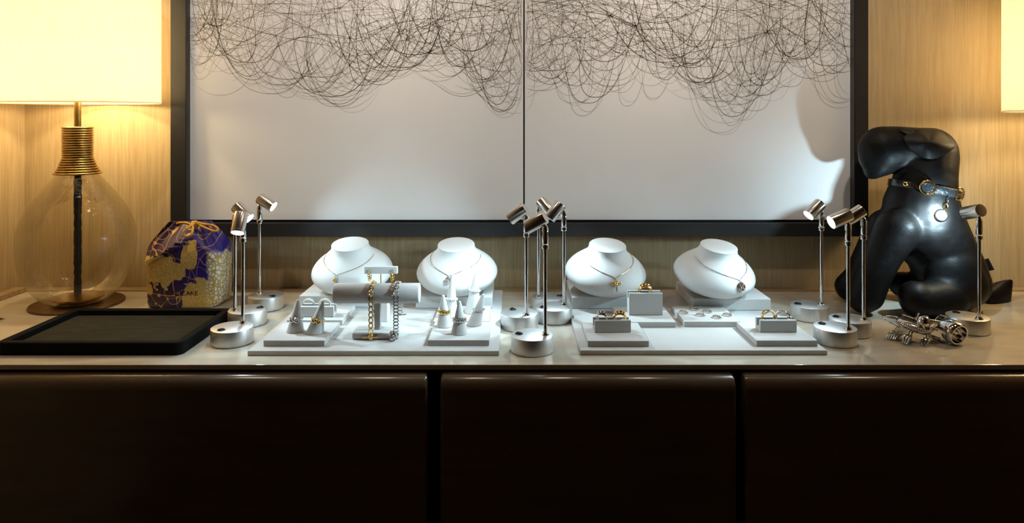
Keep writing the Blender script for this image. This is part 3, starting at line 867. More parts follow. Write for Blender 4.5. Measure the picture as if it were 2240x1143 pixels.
def base_at(px, py, r, z=Z2):
    x, y = G(px, py, z); return x, y + r
x, y = base_at(640, 729.5, .0172); s1 = cone(x, y, Z2, .0172, .0600, (.004, .004), 'short grey cone wearing a silver two-disc ring')
x, y = base_at(683, 733.0, .0178); s2 = cone(x, y, Z2, .0178, .0610, (.0145, .004), 'short grey cone wearing a gold two-disc ring')
x, y = base_at(970.5, 718.0, .0158); s3 = cone(x, y, Z2, .0158, .0610, (-.003, .004), 'short grey cone wearing a gold flower-like link ring')
x, y = base_at(1003.5, 734.0, .0165); s4 = cone(x, y, Z2, .0165, .0610, (.000, .003), 'short grey cone at the front, wearing a silver link ring')
x, y = base_at(1036.0, 714.5, .0160); s5 = cone(x, y, Z2, .0160, .0600, (.0185, .004), 'short grey cone leaning over, wearing a silver twisted ring')
x, y = base_at(984.5, 697.0, .0155); s6 = cone(x, y, Z2, .0155, .0880, (.003, .006), 'tall bright white cone in front of the silver pendant', True)
x, y = base_at(1032.0, 687.5, .0178); s7 = cone(x, y, Z2, .0178, .0860, (.0090, .006), 'tall bright white cone nearer the cluster of spotlights', True)
def ring_on(spot, k, label, m, motif, slope=0.0, mg=None, grow=.0012):
    p, ax, rr = spot(k, slope)
    ring_motif(label, p, m, ax, rr + grow, motif, mg)
ring_on(s1, .42, 'silver ring of two round discs on the short cone', M_silver, 'bezel')
ring_on(s2, .43, 'gold ring of two round discs on the short cone', M_gold, 'bezel')
ring_on(s3, .50, 'gold link ring tilted on the short cone', M_gold, 'links', .16)
ring_on(s4, .46, 'silver link ring on the cone in front of the other two', M_silver, 'links')
ring_on(s5, .52, 'twisted silver ring on the leaning cone', M_silver, 'beads', -.35)
ring_on(s6, .44, 'pale gold beaded ring on the tall cone below the pendant', M_gold, 'beads', 0, M_gem)
ring_on(s7, .56, 'pale gold beaded ring high on the other tall cone', M_gold, 'beads', 0, M_gem)

# ---------------------------------------------------------------- necklace busts and necklaces
BUST_PROF = [(-.0425, .024), (-.0410, .040), (-.0370, .0560), (-.0310, .0705), (-.0230, .0835), (-.0135, .0920), (-.0030, .0962), (.0070, .0945), (.0170, .0885), (.0265, .0795), (.0350, .0690), (.0420, .0595), (.0480, .0525), (.0540, .0475), (.0600, .0448), (.0660, .0434)]
BP = [(p.x, p.z) for p in smooth_path([(r_, 0, t_) for t_, r_ in BUST_PROF], 4)] + [(.0436, .0668), (.0438, .0680), (.0434, .0688), (.0422, .0691), (.030, .0693), (.012, .0694)]
def bust_mesh(tilt, roll=0.0):
    bm = B()
    add_lathe(bm, [(r_, t_) for r_, t_ in BP], 96, sy=.94)
    rot = Matrix.Rotation(roll, 4, 'Y') @ Matrix.Rotation(tilt, 4, 'X')
    for v in bm.verts: v.co = rot @ v.co
    mz = min(v.co.z for v in bm.verts)
    for v in bm.verts:
        v.co.z -= mz - .0006
        if v.co.z < .002: v.co.z = max(0, v.co.z * .4)
    return bm, rot, -mz + .0006
def make_bust(px, Y, yaw, label, nk):
    bm, rot, lift = bust_mesh(R(15))
    x = (px - CX) * Y / FPX
    o = obj('necklace_bust', bm, M_suede_w, None, 60); at(o, (x, Y, ZP + .0002), yaw)
    tag(o, label, 'necklace bust', 'white necklace busts')
    # necklace lying on it, in the bust's own axes
    lab, mat_, kind, phis, tp, tn, side = nk
    t = thing('necklace', lab, 'necklace', (x, Y, ZP + .0002), yaw, 'pendant necklaces on the busts')
    vs = [v.co.copy() for v in o.data.vertices]; bv = BVHTree.FromPolygons(vs, [p.vertices[:] for p in o.data.polygons])
    def surf(phi, tt, off):
        d = Vector((math.sin(phi), -math.cos(phi) * .94, 0))
        a = rot @ Vector((d.x * .2, d.y * .2, tt)); c = rot @ Vector((0, 0, tt)); a.z += lift; c.z += lift
        h = bv.ray_cast(a, (c - a).normalized())
        if h[0] is None: return c, (a - c).normalized()
        return h[0] + h[1] * off, h[1]
    pts = []
    for i in range(61):
        u = -1 + 2 * i / 60
        phi = R(side) + R(phis) * u
        tt = lerp(tp, tn, abs(u) ** .62)
        pts.append(surf(phi, tt, .0009)[0])
    bm = B(); add_tube(bm, pts, [(.00060) * (1.25 if i % 4 == 0 else .9) for i in range(len(pts))], 6); obj('chain', bm, mat_, t)
    p, n = surf(R(side), tp - .0045, .0022)
    up, _ = surf(R(side), tp + .0015, .0022)
    uz = (up - p).normalized(); ux = uz.cross(n).normalized() * -1
    ks = {'cross': 1.25, 'coin': 1.2}.get(kind, 1.0)
    def L3(a, c, e=0): return p + ux * (a * ks) + uz * (c * ks) + n * e
    bm = B(); add_torus(bm, L3(0, .004), .0019, .0006, ux, 14, 6); bail = bm
    bm = B()
    if kind == 'halo':
        add_torus(bm, L3(0, -.003), .0050, .0009, n, 28, 8, xdir=ux); add_torus(bm, L3(0, -.003), .0072, .0006, n, 32, 6, xdir=ux)
        for k in range(14): add_ball(bm, L3(.0061 * math.cos(k * PI / 7), -.003 + .0061 * math.sin(k * PI / 7), .0006), .0009, 8, 6)
        add_ball(bm, L3(0, -.003, .0008), .0022, 12, 8)
    elif kind == 'coin':
        add_lathe(bm, [(0, -.0008), (.0100, -.0008), (.0106, 0), (.0100, .0008), (.0086, .0009), (.0082, .0004), (0, .0004)], 10, L3(0, -.006), n)
        for (a, c, r_) in ((-.003, -.004, .0016), (.003, -.004, .0018), (-.002, -.009, .0018), (.0028, -.0085, .0015), (0, -.006, .0013)): add_ball(bm, L3(a, c, .0008), r_, 10, 6)
    elif kind == 'cross':
        for (a, c, r_) in ((-.0062, -.0045, .0026), (-.003, -.006, .0027), (.0006, -.0035, .0026), (.0035, -.0030, .0027), (.0066, -.0045, .0026), (.002, -.0065, .0024), (-.0015, -.0015, .0022)): add_torus(bm, L3(a, c, .0005), r_ * .72 * ks, r_ * .40 * ks, n, 16, 8)
        for k in range(4): add_torus(bm, L3(.0012 + .0002 * k, -.0095 - .0026 * k, .0004), .0016, .0008, n, 14, 6)
    else:
        for k in range(3): add_torus(bm, L3(.0004 * k, -.0005 - .0026 * k, .0006), .0024, .0009, n + ux * (.5 - .4 * k), 16, 6)
        add_ball(bm, L3(0, -.0062, .0008), .0024, 12, 8)
    pd = obj('pendant', bm, mat_, t, 40)
    obj('bail', bail, mat_, pd)
    return o
make_bust(771, 1.648, R(-5), 'white necklace bust brightly lit behind the roll stand', ('thin gold necklace with a tiny knot pendant on the brightly lit bust', M_gold, 'knot', 96, .0245, .0450, -8))
make_bust(1000, 1.640, R(-3), 'white necklace bust behind the two tall cones', ('thin silver necklace with a round halo pendant above the tall cone', M_silver, 'halo', 96, .0250, .0440, -6))
make_bust(1324, 1.632, R(11), 'white necklace bust with a gold cross, behind the upright block', ('gold necklace with a chunky knotted cross pendant', M_gold, 'cross', 100, .0230, .0445, -2))
make_bust(1562, 1.618, R(21), 'white necklace bust with a silver medallion, nearest the dog', ('silver necklace with a faceted round medallion pendant', M_silver, 'coin', 100, .0205, .0440, 4))

# ---------------------------------------------------------------- bracelet roll stand, bracelets, earring stand
RY, RZ, RR = 1.3905, .0970, .0200
def build_roll():
    xc = (825 - CX) * RY / FPX
    t = thing('bracelet_stand', 'pale suede T-shaped roll stand draped with two chain bracelets', 'bracelet stand', (xc, RY + .006, Z1 + .0001))
    bm = B(); add_box(bm, (-.0475, -.0265, 0), (.0475, .0265, .0138), .0045, 4); obj('base', bm, M_suede, t)
    bm = B(); add_box(bm, (-.0062, -.0062, .0139), (.0062, .0062, RZ - Z1 - RR + .003), .0012, 2); obj('post', bm, M_suede, t, 0)
    bm = B(); a, c = Vector((-.0865, -.0070 - .0005, RZ - Z1)), Vector((.0865, -.0050, RZ - Z1))
    add_cyl(bm, a, c, RR, 56, bev=.0022); obj('roll', bm, M_suede, t, 50)
build_roll()
def make_bracelet(X, label, m, pitch, hl, hw, rad, front_z, back_z, name, tog, clump):
    """chain draped over the roll: front strand, over the top, back strand"""
    rc = RR + hw * .30 + .0016
    yc = RY - .0010
    path = [(X, yc - rc, z) for z in [front_z + (RZ - front_z) * i / 20 for i in range(20)]]
    path += [(X, yc - rc * math.cos(a), RZ + rc * math.sin(a)) for a in [PI * i / 24 for i in range(25)]]
    path += [(X + .0005, yc + rc, RZ - (RZ - back_z) * i / 20) for i in range(1, 21)]
    P = [Vector(p) for p in path]
    # resample
    out = []; acc = 0.0; nxt = 0.0
    for a, c in zip(P, P[1:]):
        l_ = (c - a).length
        while nxt <= acc + l_:
            f = (nxt - acc) / l_; out.append((a.lerp(c, f), (c - a).normalized())); nxt += pitch
        acc += l_
    t = thing('chain_bracelet', label, 'bracelet', (X, yc - rc, front_z), 0, 'chain bracelets on the roll stand')
    o0 = Vector((X, yc - rc, front_z))
    bm = B()
    for k, (p, d) in enumerate(out):
        nrm = d.cross(Vector((1, 0, 0))).normalized()
        add_torus(bm, p - o0, 1.0, rad, nrm, 18, 6, sx=hl, sy=hw, xdir=d)
        if k and hl > hw:      # small joining rings between the long links
            add_torus(bm, p - o0 - d * (pitch / 2), .0016, rad * .9, Vector((1, 0, 0)), 10, 5)
        elif k: add_torus(bm, p - o0 - d * (pitch / 2), .0013, rad * .9, Vector((1, 0, 0)), 10, 5)
    obj('chain', bm, m, t, 60)
    bm = B()
    if tog == 'front':
        add_cyl(bm, (-.0165, -.0024, -.0008), (.0145, -.0024, -.0002), .0019, 14, bev=.0005); obj('toggle_bar', bm, m, t)
        bm = B(); add_torus(bm, (-.001, -.0026, .0010), .0030, .0012, (0, 1, 0), 18, 8); obj('clasp_ring', bm, m, t)
        bm = B(); add_torus(bm, P[-1] - o0 + Vector((0, 0, -.006)), .0058, .0011, (0, 1, .2), 22, 8); obj('clasp_hoop', bm, m, t)
    else:
        e = P[-1] - o0
        add_cyl(bm, e + Vector((-.013, 0, -.005)), e + Vector((.013, 0, -.0022)), .0014, 12); obj('toggle_bar', bm, m, t)
        bm = B(); rr = random.Random(8)
        for k in range(13):
            c = Vector((-.010 + .014 * rr.random() , -.006 + .006 * rr.random() - .002, -.0075 + .012 * (k / 13)))
            if k < 5: c.z = -.0090 + .0022 * (k % 2)
            add_torus(bm, c, .0034, rad, (rr.uniform(-1, 1), rr.uniform(-1, 1), rr.uniform(-.3, 1)), 14, 6)
        obj('clasp_cluster', bm, m, t)
    return t
xg = (811 - CX) * 1.366 / FPX; xs_ = (866 - CX) * 1.366 / FPX
make_bracelet(xg, 'gold elongated-link chain bracelet with a toggle bar, draped over the roll', M_gold,   .0108, .0054, .0038, .00135, .0165, .0330, 'gold', 'front', False)
make_bracelet(xs_, 'silver round-link chain bracelet draped over the roll', M_silver, .0066, .0033, .0047, .00125, .0225, .0500, 'silver', 'back', True)
def build_earring_stand():
    X, Y = (833 - CX) * 1.505 / FPX, 1.505
    t = thing('earring_stand', 'small white bar stand on a thin gold post, holding two earrings', 'earring stand', (X, Y, Z1 + .0001))
    bm = B(); add_box(bm, (-.0165, -.0145, 0), (.0175, .0145, .0475), .0014, 2); obj('base_block', bm, M_suede_w, t, 0)
    bm = B(); add_cyl(bm, (0, 0, .0475), (0, 0, .112), .0013, 12); obj('gold_post', bm, M_gold, t)
    bm = B(); zc = EYE - (590 - CY) * Y / FPX - Z1
    add_box(bm, (-.0355, -.0045, zc - .0078), (.0370, .0045, zc + .0078), .0010, 2); obj('bar', bm, M_suede_w, t, 0)
    for px, lab in ((808.5, 'gold link drop earring at the end of the bar nearer the pouch'), (858.0, 'gold link drop earring at the end of the bar nearer the tall cones')):
        ex = (px - CX) * (Y - .006) / FPX
        e = thing('drop_earring', lab, 'earring', (ex, Y - .0062, zc + Z1), 0, 'pair of gold drop earrings')
        bm = B(); add_cyl(bm, (0, -.0008, .0016), (0, .0022, .0016), .0007, 8); add_torus(bm, (0, -.0008, -.0010), .0026, .0008, (0, 1, 0), 18, 6); obj('ear_post', bm, M_gold, e)
        bm = B()
        for k, (a, c) in enumerate(((0, -.0062), (-.0016, -.0100), (.0022, -.0112), (-.0006, -.0152), (.0020, -.0165), (0, -.0200))):
            add_torus(bm, (a, -.001 - .0004 * (k % 2), c), .0025, .0009, (.3 * (-1) ** k, 1, 0), 18, 6)
        obj('drop_links', bm, M_gold, e)
build_earring_stand()
def build_hoops():
    gr = 'loose hoop earrings on the platform'
    for (px, py, lab, rz) in ((1495, 684, 'small hoop earring lying at the platform corner by the gold cross bust', .2), (1518, 676, 'small hoop earring at the back edge of the platform', -.3), (1532, 689.5, 'small hoop earring in the middle of the platform, lower of a pair', .1),
                              (1547, 682, 'small hoop earring in the middle of the platform, upper of a pair', -.2), (1568, 694.5, 'small hoop earring nearest the shaded ring block', .15), (1591, 689.5, 'small hoop earring at the side nearest the infinity rings', -.1)):
        x, y = G(px, py, Z2)
        e = thing('hoop_earring', lab, 'earring', (x, y, Z2 + .0003), rz, gr)
        bm = B(); add_torus(bm, (0, 0, .0012), .0088, .0011, (.06, 0, 1), 30, 6); obj('hoop', bm, M_silver, e)
        bm = B()
        for k in range(5):
            a = R(20 + 32 * k); add_torus(bm, (.0088 * math.cos(a), .0088 * math.sin(a), .0026), .0013, .0006, (math.cos(a), math.sin(a), .4), 12, 6)
        obj('link_motif', bm, M_gold, e)
build_hoops()

# ---------------------------------------------------------------- LED spotlights
def make_spot(pole_px, sw_px, hd, label, power=1.0, beam=64, spill=1.0):
    hb = .031
    p = Vector(G(*pole_px, hb)); s = Vector(G(*sw_px, hb))
    c = (p + s) / 2; d = (p - s)
    yaw = math.atan2(d.y, d.x)
    t = thing('led_spotlight', label, 'display spotlight', (c.x, c.y, .0003), yaw, 'silver LED display spotlights')
    rb = .0408
    bm = B(); add_lathe(bm, [(rb - .0012, 0), (rb, .001), (rb, hb - .0012), (rb - .0004, hb - .0004), (rb - .0012, hb), (0, hb)], 72); base = obj('base', bm, M_alu, t)
    bm = B(); add_lathe(bm, [(0, hb + .0002), (.0075, hb + .0002), (.0080, hb + .0008), (.0070, hb + .0017), (0, hb + .0017)], 28, (-.0258, 0, 0), (0, 0, 1), sy=.95)
    add_box(bm, (-.0258 - .0045, -.0030, hb + .0008), (-.0258 + .0045, .0030, hb + .0036), .0008, 1, Matrix.Rotation(R(9), 3, 'Y'), (-.0258, 0, hb + .002))
    obj('switch', bm, M_black_pl, base)
    X = .0258
    bm = B(); add_lathe(bm, [(.0075, hb + .0002), (.0078, hb + .001), (.0060, hb + .0030), (.0052, hb + .0048), (0, hb + .0048)], 24, (X, 0, 0)); obj('collar_nut', bm, M_chrome, t)
    bm = B(); add_cyl(bm, (X, 0, hb + .004), (X, 0, .200), .0036, 20); obj('pole', bm, M_chrome, t)
    bm = B(); add_cyl(bm, (X, 0, .198), (X, 0, .206), .0068, 22, bev=.0008); add_cyl(bm, (X, 0, .2075), (X, 0, .2385), .0062, 22, bev=.0016)
    add_ball(bm, (X, 0, .2395), .0050, 16, 10)
    j = obj('swivel_joint', bm, M_chrome, t)
    # head, direction given in the room's axes
    dw = Vector(hd).normalized()
    dl = Matrix.Rotation(-yaw, 3, 'Z') @ dw
    up = Vector((0, 0, 1)) - dl * dl.z
    if up.length < .05: up = Vector((1, 0, 0))
    up.normalize()
    joint = Vector((X, 0, .2405))
    rh, lh = .0138, .0425
    cen = joint + dl * .011 + up * (rh + .0030)
    back = cen - dl * lh * .5
    bm = B()
    add_lathe(bm, [(0, 0), (rh - .0022, 0), (rh - .0006, .0006), (rh, .0020), (rh, lh - .0045), (rh - .0004, lh - .0043), (rh - .0004, lh - .0038), (rh, lh - .0036), (rh, lh), (rh - .0012, lh), (rh - .0016, lh - .0045), (0, lh - .0045)], 48, back, dl)
    head = obj('lamp_head', bm, M_head, t, 40)
    bm = B(); add_cyl(bm, joint - dl * .001, joint + up * .0042 + dl * .001, .0034, 14); obj('head_bracket', bm, M_chrome, head)
    bm = B(); add_lathe(bm, [(0, 0), (rh - .0020, 0), (rh - .0022, .0008), (0, .0014)], 32, back + dl * (lh - .0042), dl); obj('lens', bm, M_lens, head)
    for en, ang in ((LED_W * power, beam), (SPILL_W * power * spill, 155)):
        ld = bpy.data.lights.new('led_light', 'SPOT'); ld.energy = en; ld.color = LED_COL; ld.spot_size = R(ang); ld.spot_blend = 1.0; ld.shadow_soft_size = .007
        lo = bpy.data.objects.new('led_light', ld); COL.objects.link(lo); lo.parent = t
        lo.location = back + dl * (lh + .001)
        lo.rotation_mode = 'QUATERNION'; lo.rotation_quaternion = (-dl).to_track_quat('Z', 'Y')
    return t
make_spot((530.4, 707.4), (485, 721.4), (.02, -.50, -.85), 'spotlight beside the black tray, its lit lens facing down and outward', .35)
make_spot((513, 679), (569.6, 672.5), (.72, -.20, -.62), 'spotlight by the pouch, middle of three, head bowed over the short cones', 1.0)
make_spot((568, 641), (595.5, 648), (.85, -.14, -.48), 'spotlight standing against the wall beside the pouch, head aimed across the busts', .85)
make_spot((1193, 732), (1134.8, 730), (-.80, .22, -.50), 'spotlight at the front edge between the two boards, head turned to the bracelets', 1.1)
make_spot((1150, 688.5), (1123, 677.5), (-.74, .16, -.56), 'spotlight beside the board, head turned to the tall cones', 1.1)
make_spot((1234, 666.5), (1188, 672), (-.58, -.12, -.72), 'spotlight in the central cluster, next to the gold cross bust', 1.0)
make_spot((1178.7, 649), (1224.5, 647), (.62, -.36, -.70), 'spotlight at the back of the central cluster, head mostly hidden', 1.0)
make_spot((1797, 666), (1745, 664.5), (-.72, -.22, -.60), 'spotlight beside the medallion bust, lit lens showing', 1.0)
make_spot((1889.8, 698.5), (1829, 692.7), (-.80, .10, -.55), 'spotlight directly before the front paws of the dog', .9)
make_spot((1856.8, 720.6), (1797, 707.6), (-.92, -.10, -.36), 'spotlight at the corner of the board, head near level, lens lit', 1.0)
make_spot((2141.8, 697.8), (2092, 683.4), (-.15, .95, -.27), 'lone spotlight in front of the dog tail, aimed at its chest', 8.0, 52, .5)

# ---------------------------------------------------------------- black leather dog
def build_dog():
    O = PP(2020, 671, 1.64); O.z = 0
    t = thing('stuffed_dog', 'sitting black leather stuffed dog facing the display, wearing a collar', 'stuffed dog', (O.x, O.y, .0004))
    def c(px, py, Y, r, s=(1, 1, 1)):
        p = PP(px, py, Y); return (p - O, r * Y / FPX, s)
    torso = [c(2022, 405, 1.64, 62, (1, 1.12, 1)), c(2014, 455, 1.64, 75, (1, 1.05, 1)), c(2018, 492, 1.64, 84, (1, .95, 1)), c(2055, 545, 1.64, 70, (1, 1.1, 1)), c(2074, 588, 1.64, 70, (1, 1.15, 1)), c(2086, 614, 1.64, 68, (1, 1.15, .9))]
    chest = [c(1998, 470, 1.64, 62, (1, 1, 1)), c(1974, 500, 1.64, 54, (1, 1.2, 1)), c(1955, 522, 1.64, 40, (1, 1.4, 1))]
    nleg = [c(1962, 503, 1.595, 46), c(1932, 558, 1.588, 39), c(1910, 604, 1.580, 37), c(1894, 644, 1.577, 37, (1.05, 1, 1)), c(1888, 651, 1.574, 34)]
    fleg = [c(1942, 500, 1.690, 44), c(1909, 555, 1.695, 37), c(1880, 608, 1.70, 32), c(1861, 626, 1.70, 31, (1.1, 1, .95)), c(1858, 628, 1.70, 30)]
    nth = [c(2086, 592, 1.59, 58, (1, .8, 1)), c(2094, 622, 1.585, 60, (1.05, .8, .95)), c(2070, 648, 1.572, 46, (1.1, .9, .95))]
    nft = [c(2070, 652, 1.567, 44), c(2030, 656, 1.557, 40), c(2006, 656, 1.550, 37), c(2001, 648, 1.550, 34)]
    fth = [c(2080, 600, 1.70, 54, (1, .7, 1)), c(2060, 622, 1.705, 44, (1, .9, 1))]
    fft = [c(2050, 622, 1.70, 36), c(1990, 626, 1.70, 30), c(1974, 622, 1.70, 28)]
    head = [c(2034, 335, 1.655, 56, (1, .98, 1)), c(2000, 326, 1.655, 50, (1, 1, .95)), c(1965, 322, 1.655, 46, (1, 1, 1)), c(1931, 328, 1.655, 52, (1, .88, 1)), c(1924, 342, 1.655, 44, (1, .88, 1))]
    jaw = [c(1930, 345, 1.655, 40, (1, .85, 1)), c(1909, 374, 1.655, 17, (1, 1.5, 1)), c(1906, 382, 1.655, 11, (1, 1.8, 1))]
    jaw2 = [c(1910, 374, 1.655, 18, (1, 1.5, 1)), c(1950, 352, 1.655, 24, (1, 1.4, 1)), c(1985, 345, 1.655, 38)]
    neck = [c(2030, 345, 1.655, 60, (1, 1.0, 1)), c(2024, 380, 1.645, 61, (1, 1.08, 1)), c(2022, 410, 1.64, 62, (1, 1.12, 1))]
    me = fused([torso, chest, nleg, fleg, nth, nft, fth, fft, head, jaw, jaw2, neck], .0045, 8)
    for v in me.vertices:
        if v.co.z < .0005: v.co.z = .0005
    link('dog_body', me, M_leather, t, 180)
    # ears: thick folded leather flaps
    bvd = BVHTree.FromPolygons([v.co.copy() for v in me.vertices], [p.vertices[:] for p in me.polygons])
    eye = Vector((0, 0, EYE)) - O
    def flap(pxs, Yt, bulge, name):
        """ear flap lying over the head: outline, drawn inwards and domed outward from the leather below"""
        bm = B(); n = len(pxs)
        cxp = sum(p[0] for p in pxs) / n; cyp = sum(p[1] for p in pxs) / n
        def onhead(px, py, off):
            q = PP(px, py, Yt) - O; d = (q - eye).normalized()
            h = bvd.ray_cast(eye, d)
            y = q.y
            if h[0] is not None and h[0].y < q.y + .02: y = min(y, h[0].y)
            return PP(px, py, y + O.y - off) - O
        verts = []
        for k in range(7):
            f = 1 - k / 6
            off = .004 + bulge * (1 - f ** 2)
            if k == 6: verts.append([bm.verts.new(onhead(cxp, cyp, off))])
            else: verts.append([bm.verts.new(onhead(lerp(cxp, px, f), lerp(cyp, py, f), off + .003 * f * math.sin(px * .11 + py * .07))) for px, py in pxs])
        for A, C in zip(verts, verts[1:]):
            for i in range(n):
                j = (i + 1) % n
                if len(C) == 1: bm.faces.new((A[i], A[j], C[0]))
                else: bm.faces.new((A[i], A[j], C[j], C[i]))
        for _ in range(6): bmesh.ops.smooth_vert(bm, verts=[v for v in bm.verts if not v.is_boundary], factor=.5, use_axis_x=True, use_axis_y=True, use_axis_z=True)
        bmesh.ops.recalc_face_normals(bm, faces=bm.faces[:])
        me = bpy.data.meshes.new(name); bm.to_mesh(me); bm.free()
        o = bpy.data.objects.new('ear_source', me); COL.objects.link(o)
        sd = o.modifiers.new('s', 'SOLIDIFY'); sd.thickness = .005; sd.offset = 0
        sb = o.modifiers.new('b', 'SUBSURF'); sb.levels = 2
        dg = bpy.context.evaluated_depsgraph_get(); dg.update()
        out = bpy.data.meshes.new_from_object(o.evaluated_get(dg)); bpy.data.objects.remove(o)
        return link('ear', out, M_leather2, t, 180)
    near = smooth_path([(p[0], p[1], 0) for p in ((1974, 302), (1986, 290), (2003, 283), (2022, 281), (2048, 284), (2066, 294), (2080, 308), (2089, 321), (2078, 331), (2060, 342), (2038, 349), (2012, 343), (1990, 327), (1974, 302))], 3)[:-1]
    flap([(p.x, p.y) for p in near], 1.625, .017, 'ear')
    far = smooth_path([(p[0], p[1], 0) for p in ((1966, 286), (1975, 281), (1990, 280), (2016, 282), (2024, 290), (2010, 300), (1985, 296), (1966, 286))], 3)[:-1]
    flap([(p.x, p.y) for p in far], 1.690, .006, 'ear')
    # tail: a stubby tube pinched flat at its end
    bm = B(); rings = []; n = 24
    for (cx_, cy_, hh, hy, tw) in ((2150, 648, 20, .026, .0), (2166, 648, 24, .024, .0), (2180, 645, 28, .020, .05), (2196, 643, 31, .013, .1), (2207, 643, 32, .006, .1), (2212, 643, 30, .0025, .1)):
        ctr = PP(cx_, cy_, 1.690) - O; hz = hh * 1.69 / FPX
        rings.append([bm.verts.new(ctr + Vector((tw * hz * math.sin(2 * PI * i / n), hy * math.cos(2 * PI * i / n), hz * math.sin(2 * PI * i / n)))) for i in range(n)])
    for A, C in zip(rings, rings[1:]):
        for i in range(n): bm.faces.new((A[i], A[(i + 1) % n], C[(i + 1) % n], C[i]))
    bm.faces.new(rings[0]); bm.faces.new(rings[-1])
    mz = min(v.co.z for v in bm.verts)
    for v in bm.verts: v.co.z = max(v.co.z, .0006)
    obj('tail', bm, M_leather, t, 60)
    # sewn-in fabric label on the back
    bm = B(); Yt = 1.645
    qs = [(2148, 569), (2162.5, 565), (2175.5, 590), (2158.5, 594)]
    fv = [bm.verts.new(PP(px, py, Yt) - O) for px, py in qs]; bv_ = [bm.verts.new(PP(px, py, Yt) - O + Vector((0, .0016, 0))) for px, py in qs]
    bm.faces.new(fv); bm.faces.new(bv_[::-1])
    for i in range(4): bm.faces.new((fv[i], fv[(i + 1) % 4], bv_[(i + 1) % 4], bv_[i]))
    fl = obj('fabric_label', bm, M_strap, t, 0)
    me = text_mesh('suboga', .0085, .0002); bm = bmesh.new(); bm.from_mesh(me); bpy.data.meshes.remove(me)
    ctr = PP(2163.5, 579.5, Yt) - O; rot = Matrix.Rotation(R(-62), 3, 'Z')
    for v in bm.verts:
        q = rot @ v.co; v.co = ctr + Vector((q.x, -.0007, q.y))
    obj('stitched_lettering', bm, M_labeltxt, fl, 0)
    return O
DOG_O = build_dog()

def build_collar():
    cen = PP(2021, 412, 1.642)
    t = thing('dog_collar', 'black leather collar with gold buckle and round charm around the stuffed dog neck', 'collar', cen)
    ax = Vector((.20, .02, .98)).normalized()
    ux = Vector((1, 0, 0)) - ax * ax.x; ux.normalize(); uy = ax.cross(ux)
    rx, ry = .0735, .0800
    def rim(a, r_=0.0, h=0.0): return ux * ((rx + r_) * math.cos(a)) + uy * ((ry + r_) * math.sin(a)) + ax * h
    def strap(a0, a1, hw, r0, r1, m, name, n=64):
        bm = B(); rows = []
        full = abs(a1 - a0) > 2 * PI - .01
        for i in range(n + (0 if full else 1)):
            a = lerp(a0, a1, i / n)
            rows.append([bm.verts.new(rim(a, r_, h)) for r_, h in ((r0, -hw), (r1, -hw * .8), (r1, hw * .8), (r0, hw))])
        m_ = len(rows)
        for i in range(m_ if full else m_ - 1):
            A, C = rows[i], rows[(i + 1) % m_]
            for k in range(4): bm.faces.new((A[k], A[(k + 1) % 4], C[(k + 1) % 4], C[k]))
        if not full: bm.faces.new(rows[0]); bm.faces.new(rows[-1][::-1])
        return obj(name, bm, m, t, 50)
    s = strap(0, 2 * PI, .0098, -.006, .0022, M_strap, 'strap')
    strap(R(-112), R(-62), .0100, .0026, .0048, M_croc, 'crocodile_panel', 24)
    # eyelet
    def place(a, h=0, off=.004): return rim(a, off, h), (ux * math.cos(a) + uy * math.sin(a)).normalized(), (-ux * math.sin(a) + uy * math.cos(a)).normalized()
    p, nrm, tn = place(R(-152), .0, .0034)
    bm = B(); add_torus(bm, p, .0040, .0012, nrm, 22, 8); obj('eyelet', bm, M_gold, s)
    # round keeper ring with a crocodile pad inside
    p, nrm, tn = place(R(-118), .001, .0075)
    bm = B(); add_torus(bm, p, .0150, .0019, nrm + tn * .1, 40, 10, sx=1.02, sy=1.05, xdir=tn); obj('keeper_ring', bm, M_gold, t)
    bm = B(); add_lathe(bm, [(0, -.002), (.0118, -.002), (.0128, .0002), (.0112, .0018), (0, .0022)], 40, p - nrm * .001, nrm); obj('crocodile_pad', bm, M_croc, t)
    # buckle with prong at the outer end
    p, nrm, tn = place(R(-66), .0, .0095)
    pts = [p + tn * a + ax * b for a, b in ((-.010, .0135), (.001, .0145), (.0095, .0105), (.0125, .001), (.0095, -.0095), (.001, -.0140), (-.010, -.0130))]
    bm = B(); add_tube(bm, smooth_path(pts, 6) , .0019, 10); add_cyl(bm, pts[0], pts[-1], .0017, 10); bk = obj('buckle', bm, M_gold, t)
    bm = B(); add_cyl(bm, p + tn * -.010, p + tn * .0135 + nrm * .001 + ax * -.001, .0013, 10); obj('prong', bm, M_gold, bk)
    # charm hanging at the front: split ring, links, knurled medal
    p, nrm, tn = place(R(-84), -.010, .0075)
    d = PP(2059, 471, 1.553) - cen
    q = p.lerp(d, .52); q.y -= .001
    bm = B(); add_torus(bm, p.lerp(d, .20), .0070, .0011, tn + nrm * .7, 24, 8, sy=1.25); ch = obj('hanging_ring', bm, M_silver, t)
    bm = B(); add_torus(bm, q, .0044, .0017, (-.5, -1, .1), 20, 8, sy=1.35); obj('link', bm, M_gold, ch)
    bm = B(); prof = [(0, -.0030), (.0128, -.0030), (.0138, -.0016), (.0138, .0016), (.0128, .0030), (.0112, .0034), (.0105, .0026), (0, .0026)]
    add_lathe(bm, prof, 64, d, (-.25, -1, .12))
    dd, du, dv = frame_of((-.25, -1, .12))
    for k in range(36):
        an = 2 * PI * k / 36; add_ball(bm, d + du * (.0139 * math.cos(an)) + dv * (.0139 * math.sin(an)), .0010, 6, 5)
    obj('medal', bm, M_silver, ch)
build_collar()

